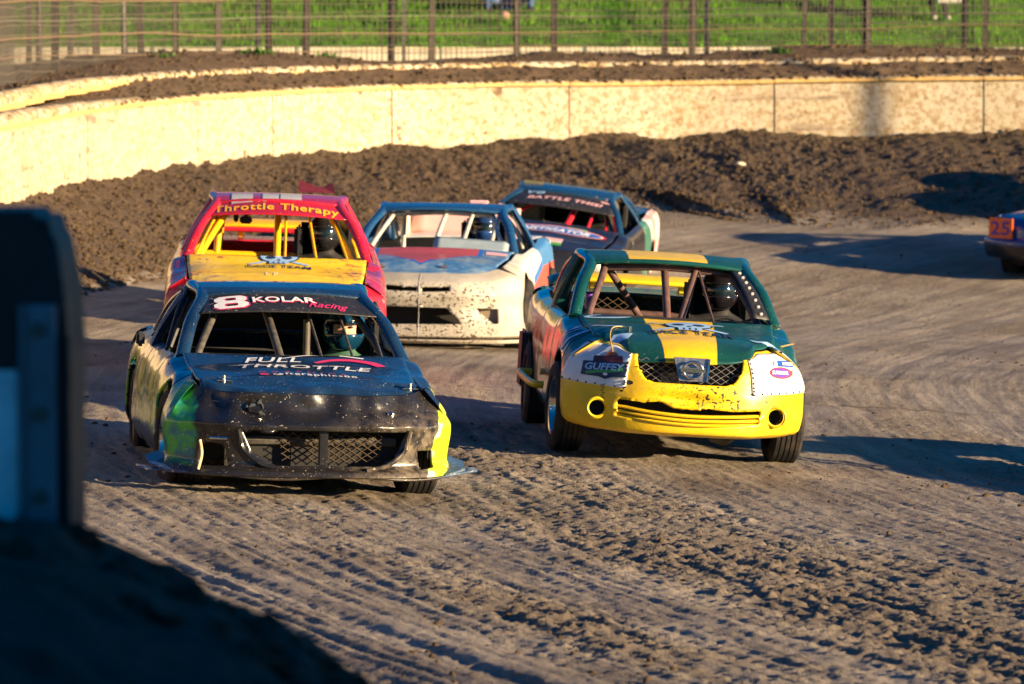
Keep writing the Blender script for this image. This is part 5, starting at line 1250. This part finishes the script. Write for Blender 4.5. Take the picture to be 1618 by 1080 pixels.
dec(c5, text_vf('INSTIGATOR', .80, .13, .02, .3), 876, 363.5, M_WHITE, h5, c5.hood, 'lettering', off=.0105)
dec(c5, rect_vf(.34, .22), 865, 377, M_PINKV, h5, c5.hood); dec(c5, rect_vf(.16, .16), 848, 374, M_BLUEV, h5, c5.hood, off=.008); dec(c5, rect_vf(.26, .10), 868, 384, M_GREENV, h5, c5.hood); dec(c5, rect_vf(.24, .07), 912, 363, M_GREENV, h5, c5.hood, off=.003)
M_REDT = paint('red_tube', (.62, .02, .04), .35, .3, .1, .1)
c5.wheels(0)
c5.std_cage(M_BLACKV, .022, extra=[])
c5.cage([([(-.64, 1.5, .88), (-.16, 2.24, 1.14)], .022), ([(.12, 1.55, .88), (.17, 2.24, 1.13)], .035), ([(.36, 1.58, .88), (.37, 2.26, 1.13)], .018), ([(.57, 1.6, .88), (.49, 2.28, 1.12)], .018), ([(.70, 1.6, .84), (.56, 2.2, 1.06)], .018), ([(.10, 1.5, .89), (.70, 1.5, .87)], .016)], M_REDT)
c5.add('seat_back', *box((-.42, 2.5, 1.02), (.34, .14, .5), .06), plain('olive_seat', (.16, .15, .08)))
c5.add('aerial_flag', *box((-.62, 1.35, 1.0), (.05, .02, .16), .01), M_PINKV)

# ================================================================== car 6: blue car entering at the right edge
P6 = base_params(W=.87, L=4.4, zc=.88, zh=1.22, sections=sections([(.05, .28), (.0, .33), (-.03, .42), (-.03, .5), (.06, .53), (.07, .66), (.16, .76)], [(.05, .28), (0, .33), (-.02, .42), (-.02, .5), (.05, .54), (.06, .68), (.16, .79)], .82, .88, .90, .93))
b6 = paint('blue_body', (.004, .04, .16), .25, .4, .08, .15, SPK, .45)
c6 = Car('race_car', 'blue race car at the right edge with an orange 25 plate', (6.13, 59.5, -.26), -36, 2.5, **P6)
c6.build_shell(dict(nose=paint('blue_nose', lambda t: t.mix(t.ramp(t.z, .44, .45), (.010, .012, .016), (.006, .045, .19)), .3, .35, .1, .2, low=.3), body=b6, hood=b6, roof=b6))
c6.wheels(0)
pl = c6.add('number_plate', *box((-.50, .05, .645), (.32, .02, .24), .004), paint('orange_plate', (.85, .13, .01), .5, .1, .1, .1), smooth=False)
for k, ch in enumerate('25'):
    tv, tf = text_vf(ch, .115, .16, .012); c6.add('digit', [(-.57 + .14 * k + x, .037, .645 + y) for x, y in tv], tf, M_PURP, pl, False)
dec(c6, ell_vf(.2, .1), 1612, 335, M_PINKV, (0, 1, .1), c6.hood)
c6.std_cage(M_DUSTBAR)
# two more cars of the pack, just outside the picture on the right; their shadows reach into it
def dup_tree(o, parent=None):
    q = o.copy(); COL.objects.link(q); q.parent = parent
    for ch in list(o.children): dup_tree(ch, q)
    return q
def shadow_car(src, loc, yaw, label):
    q = dup_tree(src.root); q.location = loc; q.rotation_euler = (0, R(3), R(yaw)); q['label'] = label; return q
q = shadow_car(c6, (7.0, 30.9, gz(7.0, 32) + .0), 8, 'blue race car just outside the picture on the right, beside the green sedan')
q2 = shadow_car(c6, (8.1, 65.0, gz(10, 66) + .05), -62, 'blue race car high on the bank, outside the picture on the right')
# ================================================================== people
def figure(name, J, E, mat, root=0):
    """one continuous body grown round a skeleton: J {joint: (x,y,z,r)}, E [(joint, joint)]"""
    names = list(J); me = bpy.data.meshes.new(name)
    me.from_pydata([J[n][:3] for n in names], [(names.index(a), names.index(b)) for a, b in E], [])
    o = bpy.data.objects.new(name, me); COL.objects.link(o)
    o.modifiers.new('skin', 'SKIN')
    if not me.skin_vertices: raise RuntimeError('no skin layer')
    for i, n in enumerate(names):
        r = J[n][3]; me.skin_vertices[0].data[i].radius = (r, r) if np.isscalar(r) else r
        me.skin_vertices[0].data[i].use_root = (i == root)
    o.modifiers.new('sub', 'SUBSURF').levels = 2; o.modifiers['sub'].render_levels = 2
    dg = bpy.context.evaluated_depsgraph_get(); dg.update()
    m2 = bpy.data.meshes.new_from_object(o.evaluated_get(dg)); bpy.data.objects.remove(o)
    m2.materials.clear(); return m2
DJ = dict(pelvis=(0, 0, .0, (.16, .13)), waist=(0, .05, .16, (.15, .11)), chest=(0, .09, .36, (.19, .13)), neck=(0, .08, .54, .065), head=(0, .05, .68, (.085, .10)))
DE = [('pelvis', 'waist'), ('waist', 'chest'), ('chest', 'neck'), ('neck', 'head')]
for s, k in ((-1, 'l'), (1, 'r')):
    DJ.update({'sh' + k: (s * .19, .08, .45, .075), 'el' + k: (s * .27, -.14, .26, .052), 'wr' + k: (s * .17, -.38, .34, .036), 'ha' + k: (s * .155, -.45, .38, .045),
               'hip' + k: (s * .10, -.02, -.02, .09), 'kn' + k: (s * .14, -.42, .12, .068), 'an' + k: (s * .12, -.78, -.04, .045), 'fo' + k: (s * .12, -.95, .02, .045)})
    DE += [('chest', 'sh' + k), ('sh' + k, 'el' + k), ('el' + k, 'wr' + k), ('wr' + k, 'ha' + k), ('pelvis', 'hip' + k), ('hip' + k, 'kn' + k), ('kn' + k, 'an' + k), ('an' + k, 'fo' + k)]
driver_me = figure('person', DJ, DE, None)
def helmet_vf(cut=True):
    th = np.linspace(-np.pi, np.pi, 49); ph = np.linspace(-1.0, 1.5, 26); T, Pp = np.meshgrid(th, ph, indexing='ij')
    P = np.stack([.128 * np.cos(Pp) * np.sin(T), -.155 * np.cos(Pp) * np.cos(T) - .02 * np.clip(-Pp, 0, 1) * np.clip(np.cos(T), 0, 1), .145 * np.sin(Pp)], -1)
    d = sd_poly(P, [(-.105, .045), (.105, .045), (.105, -.035), (-.105, -.035)]); front = P[..., 1] < -.04
    nu, nv = T.shape; F = []
    for i in range(nu - 1):
        for j in range(nv - 1):
            if front[i, j] and (d[i, j] + d[i + 1, j] + d[i + 1, j + 1] + d[i, j + 1]) < 0: continue
            F.append([i * nv + j, (i + 1) * nv + j, (i + 1) * nv + j + 1, i * nv + j + 1])
    return P.reshape(-1, 3), F
HV, HF = helmet_vf()
def visor_vf(z0, z1):
    a = np.linspace(-1.05, 1.05, 16); V = []
    for z in np.linspace(z0, z1, 5):
        k = math.sqrt(max(0, 1 - (z / .145) ** 2)); V += [(.130 * k * math.sin(t), -.157 * k * math.cos(t), z) for t in a]
    return V, [[i * 16 + j, i * 16 + j + 1, (i + 1) * 16 + j + 1, (i + 1) * 16 + j] for i in range(4) for j in range(15)]
def gloss(name, c, r=.15, speck=0):
    t = NT(name); n = t.noise(9, 3, .5)
    return t.done(t.mix(t.ramp(n, .45, .55), c, tuple(q * .6 for q in c)), r, coat=.5)
M_VIS = gloss('dark_visor', (.01, .02, .03), .06)
def driver(c, x, y, zhead, suit, helm, label, face=False, accents=()):
    o = bpy.data.objects.new('person', driver_me.copy()); link(o)
    o.data.materials.append(suit); o.data.polygons.foreach_set('use_smooth', np.ones(len(o.data.polygons), bool))
    M = c.root.matrix_basis @ Matrix.Translation((x, y, zhead - .68))
    o.location = M.translation; o.rotation_euler = M.to_euler()
    tag(o, label, 'person', 'drivers in their cars')
    h = mesh_obj('helmet', HV + np.array((0, .04, .70)), HF, helm, o, True, 60)
    md = h.modifiers.new('solid', 'SOLIDIFY'); md.thickness = .012; md.offset = 1
    mesh_obj('visor', *[(np.array(q) + np.array((0, .036, .70)) if i == 0 else q) for i, q in enumerate(visor_vf(*((.03, .075) if face else (-.036, .048))))], M_VIS, h, True)
    if face:
        V, F = lathe([(-.08, .09), (-.07, .09), (.06, .086)], 20, 'z'); 
        a = np.linspace(-.9, .9, 12); V = [(.092 * math.sin(t), -.098 * math.cos(t) + .02 * math.cos(3 * t) * 0, z) for z in (-.045, 0, .05) for t in a]
        fm = mesh_obj('face', np.array(V) + np.array((0, .03, .70)), [[i * 12 + j, i * 12 + j + 1, (i + 1) * 12 + j + 1, (i + 1) * 12 + j] for i in range(2) for j in range(11)], M_SKIN, o, True)
        for s in (-1, 1): mesh_obj('eye', *[(np.array(q) * np.array((.018, .008, .009)) + np.array((s * .034, -.070, .712)) if i == 0 else q) for i, q in enumerate((cv, cf))], M_BLACKV, fm, True)
        mesh_obj('nose', *[(np.array(q) * np.array((.014, .02, .022)) + np.array((0, -.072, .685)) if i == 0 else q) for i, q in enumerate((cv, cf))], M_SKIN, fm, True)
    for (z0, z1, m) in accents:
        th = np.linspace(-np.pi, np.pi, 40); zz = np.linspace(z0, z1, 4)
        V = [(.130 * math.sqrt(1 - (z / .15) ** 2) * math.sin(t), -.157 * math.sqrt(1 - (z / .15) ** 2) * math.cos(t) + .04, z + .70) for z in zz for t in th]
        mesh_obj('helmet_stripe', V, [[i * 40 + j, i * 40 + j + 1, (i + 1) * 40 + j + 1, (i + 1) * 40 + j] for i in range(3) for j in range(39)], m, h, True)
    # steering wheel and seat belong to the car
    an = np.linspace(0, 2 * np.pi, 26, endpoint=False); W0 = np.array((x, y - .47, zhead - .30))
    V, F = tube(np.c_[.165 * np.cos(an), .05 * np.sin(an), .15 * np.sin(an)] + W0, .014, 8, closed=True); V2, F2 = box(W0, (.30, .03, .05), .01)
    c.add('steering_wheel', *join((V, F), (V2, F2)), M_BLACKV)
    sv = join(box((x, y + .24, zhead - .30), (.46, .10, .80), .04), box((x - .20, y + .14, zhead - .10), (.05, .22, .36), .02), box((x + .20, y + .14, zhead - .10), (.05, .22, .36), .02), box((x, y, zhead - .76), (.46, .5, .10), .03))
    c.add('seat', *sv, M_BLACKIN)
    return o
driver(c1, .42, 2.34, .90, plain('green_black_suit', (.03, .10, .06), .8), gloss('blue_helmet', (.006, .05, .11)), 'driver in a blue helmet with open visor behind the bars of the black coupe', True, ((.05, .062, M_WHITE), (-.09, -.06, M_BLUEV)))
driver(c2, .42, 2.42, 1.06, plain('black_suit', (.012, .012, .014), .8), gloss('black_helmet', (.014, .012, .016)), 'driver in a black helmet at the wheel of the green and yellow sedan', False, ((.08, .10, plain('dusty_pink', (.35, .16, .16))),))
driver(c3, .38, 2.5, 1.08, plain('black_suit_worn', (.014, .012, .012), .8), gloss('chrome_helmet', (.02, .02, .022), .1), 'driver in a shiny black and silver helmet behind yellow bars of the red sedan', False, ((-.09, -.045, M_CHROME), (.05, .06, M_SKYV)))
driver(c4, .36, 2.62, 1.04, plain('black_blue_suit', (.015, .018, .04), .8), gloss('blue_silver_helmet', (.02, .06, .22), .1), 'driver in a blue and silver helmet inside the white coupe', False, ((-.08, -.04, M_CHROME),))
driver(c5, .44, 2.62, 1.02, plain('dark_suit', (.02, .018, .018), .8), gloss('olive_helmet', (.09, .085, .06), .3), 'driver hunched behind the red window bars of the black sedan')

# people on the grass hill (cut off by the top of the picture)
M_JEANS = plain('blue_jeans', (.025, .08, .22), .85, scale=20); M_BLACKC = plain('black_trousers', (.014, .012, .018), .85); M_SHIRT = plain('navy_shirt', (.03, .06, .14), .85)
M_HAIR = plain('brown_hair', (.06, .035, .02), .8); M_SHOE = plain('pale_shoe', (.55, .50, .42), .7); M_DSHOE = plain('dark_shoe', (.02, .018, .02), .7)
def spectator(label, J, loc, rot, trousers, shirt, shoe, waist_z):
    E = [('pelvis', 'waist'), ('waist', 'chest'), ('chest', 'neck'), ('neck', 'head')]
    for k in 'lr': E += [('chest', 'sh' + k), ('sh' + k, 'el' + k), ('el' + k, 'wr' + k), ('wr' + k, 'ha' + k), ('pelvis', 'hip' + k), ('hip' + k, 'kn' + k), ('kn' + k, 'an' + k), ('an' + k, 'fo' + k)]
    me = figure('person', J, E, None)
    o = bpy.data.objects.new('person', me); link(o); o.location = loc; o.rotation_euler = (0, 0, R(rot)); tag(o, label, 'person')
    me.polygons.foreach_set('use_smooth', np.ones(len(me.polygons), bool))
    for m in (shirt, trousers, M_SKIN, shoe): me.materials.append(m)
    P = {k: np.array(v[:3]) for k, v in J.items()}
    for p in me.polygons:
        c = np.array(p.center); d = {k: np.linalg.norm(c - v) for k, v in P.items()}; k = min(d, key=d.get)
        p.material_index = 2 if k in ('head', 'neck', 'hal', 'har', 'wrl', 'wrr') else 3 if k[:2] == 'fo' else 1 if k in ('pelvis', 'hipl', 'hipr', 'knl', 'knr', 'anl', 'anr') else 0
    h = P['head']; V, F = np.array(cv) * np.array((.10, .11, .11)) + h + np.array((0, .02, .05)), cf
    mesh_obj('hair', V, F, M_HAIR, o, True)
    return o
SJ = dict(pelvis=(0, 0, .86, (.16, .12)), waist=(0, .0, 1.05, (.15, .11)), chest=(0, .0, 1.28, (.19, .13)), neck=(0, 0, 1.49, .06), head=(0, -.02, 1.64, (.085, .105)),
          shl=(-.2, 0, 1.40, .07), ell=(-.26, .02, 1.12, .05), wrl=(-.25, -.10, .90, .034), hal=(-.25, -.13, .82, .038), shr=(.2, 0, 1.40, .07), elr=(.27, .0, 1.12, .05), wrr=(.30, -.12, .92, .034), har=(.30, -.16, .84, .038),
          hipl=(-.10, 0, .82, .095), knl=(-.11, -.10, .47, .07), anl=(-.02, .02, .09, .048), fol=(-.02, -.14, .04, .045), hipr=(.10, 0, .82, .095), knr=(.16, -.04, .47, .07), anr=(.20, .05, .09, .048), **{'for': (.24, -.12, .04, .045)})
def onhill(px, py):   # where the photo's feet stand on the hill
    y = KY + .5
    for _ in range(400):
        z = float(hillz(np.array([0.]), np.array([y]))[0])
        if 120 + (CAMZ - z) * FPX / y <= py: break
        y += .02
    return ((px - 809) / FPX * y, y, z)
p = onhill(1476, 33)
spectator('person in black trousers and pale shoes standing on the grass with a white box', SJ, p, 5, M_BLACKC, M_SHIRT, M_SHOE, .9)
bx_ = empty('cool_box', (p[0] + .24, p[1] - .30, p[2] + .31), 'white ribbed box carried low by the person in black trousers', 'box')
for k in range(6): mesh_obj('box_slat', *box((-.19 + .076 * k, 0, .17), (.068, .26, .34), .012), plain('white_plastic', (.74, .70, .62), .5, var=.08), bx_)
mesh_obj('box_lid', *box((0, 0, .36), (.50, .29, .04), .012), M_WHITE, bx_)
KJ = dict(SJ); KJ.update(pelvis=(0, .15, .16, (.17, .13)), waist=(0, .18, .34, (.15, .11)), chest=(0, .10, .56, (.19, .13)), neck=(0, .05, .76, .06), head=(0, .0, .90, (.085, .105)),
          shl=(-.2, .08, .68, .07), ell=(-.32, -.10, .48, .05), wrl=(-.20, -.32, .42, .034), hal=(-.15, -.40, .40, .038), shr=(.2, .08, .68, .07), elr=(.32, -.12, .48, .05), wrr=(.22, -.32, .40, .034), har=(.16, -.40, .38, .038),
          hipl=(-.12, .08, .14, .10), knl=(-.40, -.30, .30, .075), anl=(-.36, -.48, .08, .05), fol=(-.40, -.62, .05, .045), hipr=(.12, .08, .14, .10), knr=(.42, -.30, .30, .075), anr=(.38, -.46, .08, .05), **{'for': (.44, -.60, .05, .045)})
p = onhill(803, 24)
spectator('person in blue jeans sitting on the grass hill with knees apart', KJ, (p[0], p[1] + .25, p[2] + .05), 0, M_JEANS, M_SHIRT, M_DSHOE, .3)
p = onhill(798, 33)
bl = mesh_obj('ball', *[(np.array(q) * .085 if i == 0 else q) for i, q in enumerate(bm_vf((lambda b: (bmesh.ops.create_icosphere(b, subdivisions=3, radius=1), b)[1])(bmesh.new())))], plain('pink_ball', (.72, .36, .27), .5, var=.08), None, True)
bl.location = (p[0], p[1], p[2] + .08); tag(bl, 'small pale pink ball on the grass in front of the seated person', 'ball')

# ================================================================== foreground: shaded bank and the end of a barrier, out of focus
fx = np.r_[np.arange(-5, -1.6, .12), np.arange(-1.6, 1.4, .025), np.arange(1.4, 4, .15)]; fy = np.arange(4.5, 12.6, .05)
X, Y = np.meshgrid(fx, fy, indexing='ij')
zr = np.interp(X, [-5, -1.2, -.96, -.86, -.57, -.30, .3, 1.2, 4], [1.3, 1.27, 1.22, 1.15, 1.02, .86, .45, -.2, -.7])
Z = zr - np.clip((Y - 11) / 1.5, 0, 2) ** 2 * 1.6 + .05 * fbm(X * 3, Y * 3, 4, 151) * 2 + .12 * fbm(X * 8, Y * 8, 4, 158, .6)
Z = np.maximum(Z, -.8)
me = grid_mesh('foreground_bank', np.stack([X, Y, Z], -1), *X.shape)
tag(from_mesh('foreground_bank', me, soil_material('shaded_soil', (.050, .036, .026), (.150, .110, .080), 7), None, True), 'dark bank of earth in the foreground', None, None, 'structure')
nf = 900; Xf = rng.uniform(-1.5, .2, nf); Yf = rng.uniform(10.2, 11.6, nf); Zf = np.interp(Xf, [-5, -1.2, -.96, -.86, -.57, -.30, .3, 1.2, 4], [1.3, 1.27, 1.22, 1.15, 1.02, .86, .45, -.2, -.7]) - np.clip((Yf - 11) / 1.5, 0, 2) ** 2 * 1.6
clods('foreground_clods', Xf, Yf, Zf, .008 + .03 * rng.random(nf) ** 3, M_CLOD, 'clods of earth on the dark foreground bank')
bar = empty('barrier_end', (-1.18, 11.1, 1.2), 'dark blurred barrier end with a steel channel and white plate at left foreground', 'barrier')
M_RUB = plain('black_rubber', (.005, .006, .007), .6, var=.4, scale=6)
pts = [(-.45, -.30), (.225, -.30), (.228, .40), (.215, .56), (.195, .665), (.165, .712), (-.45, .705)]
V = [(x, -.22, z) for x, z in pts] + [(x, .22, z) for x, z in pts]; n = len(pts)
bm = bmesh.new(); vs = [bm.verts.new(v) for v in V]
bm.faces.new(vs[:n]); bm.faces.new(vs[n:][::-1]); [bm.faces.new([vs[i], vs[n + i], vs[n + (i + 1) % n], vs[(i + 1) % n]]) for i in range(n)]
bmesh.ops.bevel(bm, geom=bm.edges[:], offset=.02, segments=2, affect='EDGES'); V, F = bm_vf(bm)
mesh_obj('block', V, F, M_RUB, bar, True, 40)
mesh_obj('steel_channel', *join(box((.165, -.245, .27), (.065, .04, .48), .006), box((.130, -.262, .27), (.008, .06, .48)), box((.198, -.262, .27), (.008, .06, .48))), plain('galvanised_steel', (.15, .20, .24), .5, metal=.3, var=.3, scale=5), bar)
mesh_obj('white_plate', *box((.055, -.26, .20), (.15, .03, .34), .012), plain('worn_white_plate', (.74, .76, .76), .7, var=.2, scale=12), bar)
for z in (.10, .28, .46): mesh_obj('bolt', *lathe([(0, .016), (-.012, .015), (-.014, .001)], 8, 'y'), M_STEEL, bar).location = (.165, -.27, z)
mesh_obj('rubber_strip', *box((.215, -.235, .15), (.03, .03, .60), .008), M_RUB, bar)
# added unseen wall right of the camera, placed to shade the foreground bank
M_PLY = plain('shade_wall_plywood', (.24, .17, .10), .85, var=.25, scale=3)
hb = empty('added_shade_wall', (2.3, 6.5, -.8), 'added plywood wall, unseen on the right, put there to shade the foreground bank', 'wall')
for k in range(4): mesh_obj('shade_wall_sheet', *box((0, -3.6 + 2.4 * k, 2.0), (.03, 2.38, 4.0)), M_PLY, hb)
for k in range(5): mesh_obj('shade_wall_post', *box((.07, -4.8 + 2.4 * k, 2.0), (.10, .10, 4.0)), M_PLY, hb)
lp = empty('light_pole', (30.4, 60.2, .0), 'tall steel light pole beyond the right end of the bend, outside the picture', 'light pole')
mesh_obj('pole', *tube([(0, 0, -1), (0, 0, 7), (0, 0, 14)], [.10, .085, .06], 12), M_POST2, lp, True)
mesh_obj('lamp_bar', *box((0, 0, 14), (2.2, .1, .1)), M_POST2, lp)
for k in range(4): mesh_obj('flood_lamp', *box((-.9 + .6 * k, -.15, 14.2), (.4, .25, .35), .03), M_POST2, lp)
# litter on the bank and weeds on the mound
x = (1168 - 809) / FPX * 69.0; V, F = bm_vf((lambda b: (bmesh.ops.create_icosphere(b, subdivisions=2, radius=1), b)[1])(bmesh.new())); V = np.array(V); V = V * (1 + .5 * n3(V, 3, 2)[:, None]) * np.array((.06, .04, .035))
o = mesh_obj('litter', V, F, plain('pale_rag', (.6, .52, .40), .8), None, True); o.location = (x, 69.0, float(ground(np.array([x]), np.array([69.0]))[0][0]) + .05); tag(o, 'pale scrap of litter lying on the dark bank', 'litter')
M_WEED = plain('weed_green', (.07, .17, .02), .8)
for px, off, s, lab in ((258, 2.0, .16, 'small bright weed at the left end of the mound'), (1180 * .346, 1.9, .2, 'weed growing by the fence post on the mound'), (1490 * .346, 1.7, .14, 'low weed right of the longer one on the mound'), (1235, 1.5, .16, 'weed on the right part of the mound')):
    p = fpos(fence_u(px, off), off)[0]; u0 = fence_u(px, off); z0 = p[2] + float(z_mound(np.array([u0]), np.array([off]))[0])
    V, F = [], []
    for k in range(60):
        a = rng.uniform(0, 6.28); l = s * rng.uniform(.5, 1.1); t = rng.uniform(.3, 1.2); d = np.array((math.cos(a) * math.sin(t), math.sin(a) * math.sin(t), math.cos(t) * .8)) * l; b = np.array((rng.normal(0, s * .5), rng.normal(0, s * .3), 0)); w = np.array((-math.sin(a), math.cos(a), 0)) * .016
        i = len(V); V += [b, b + d * .6 + w, b + d, b + d * .6 - w]; F.append([i, i + 1, i + 2, i + 3])
    o = mesh_obj('weed', V, F, M_WEED); o.location = (p[0], p[1], z0 - .02); tag(o, lab, 'weed', 'weeds on the mound')
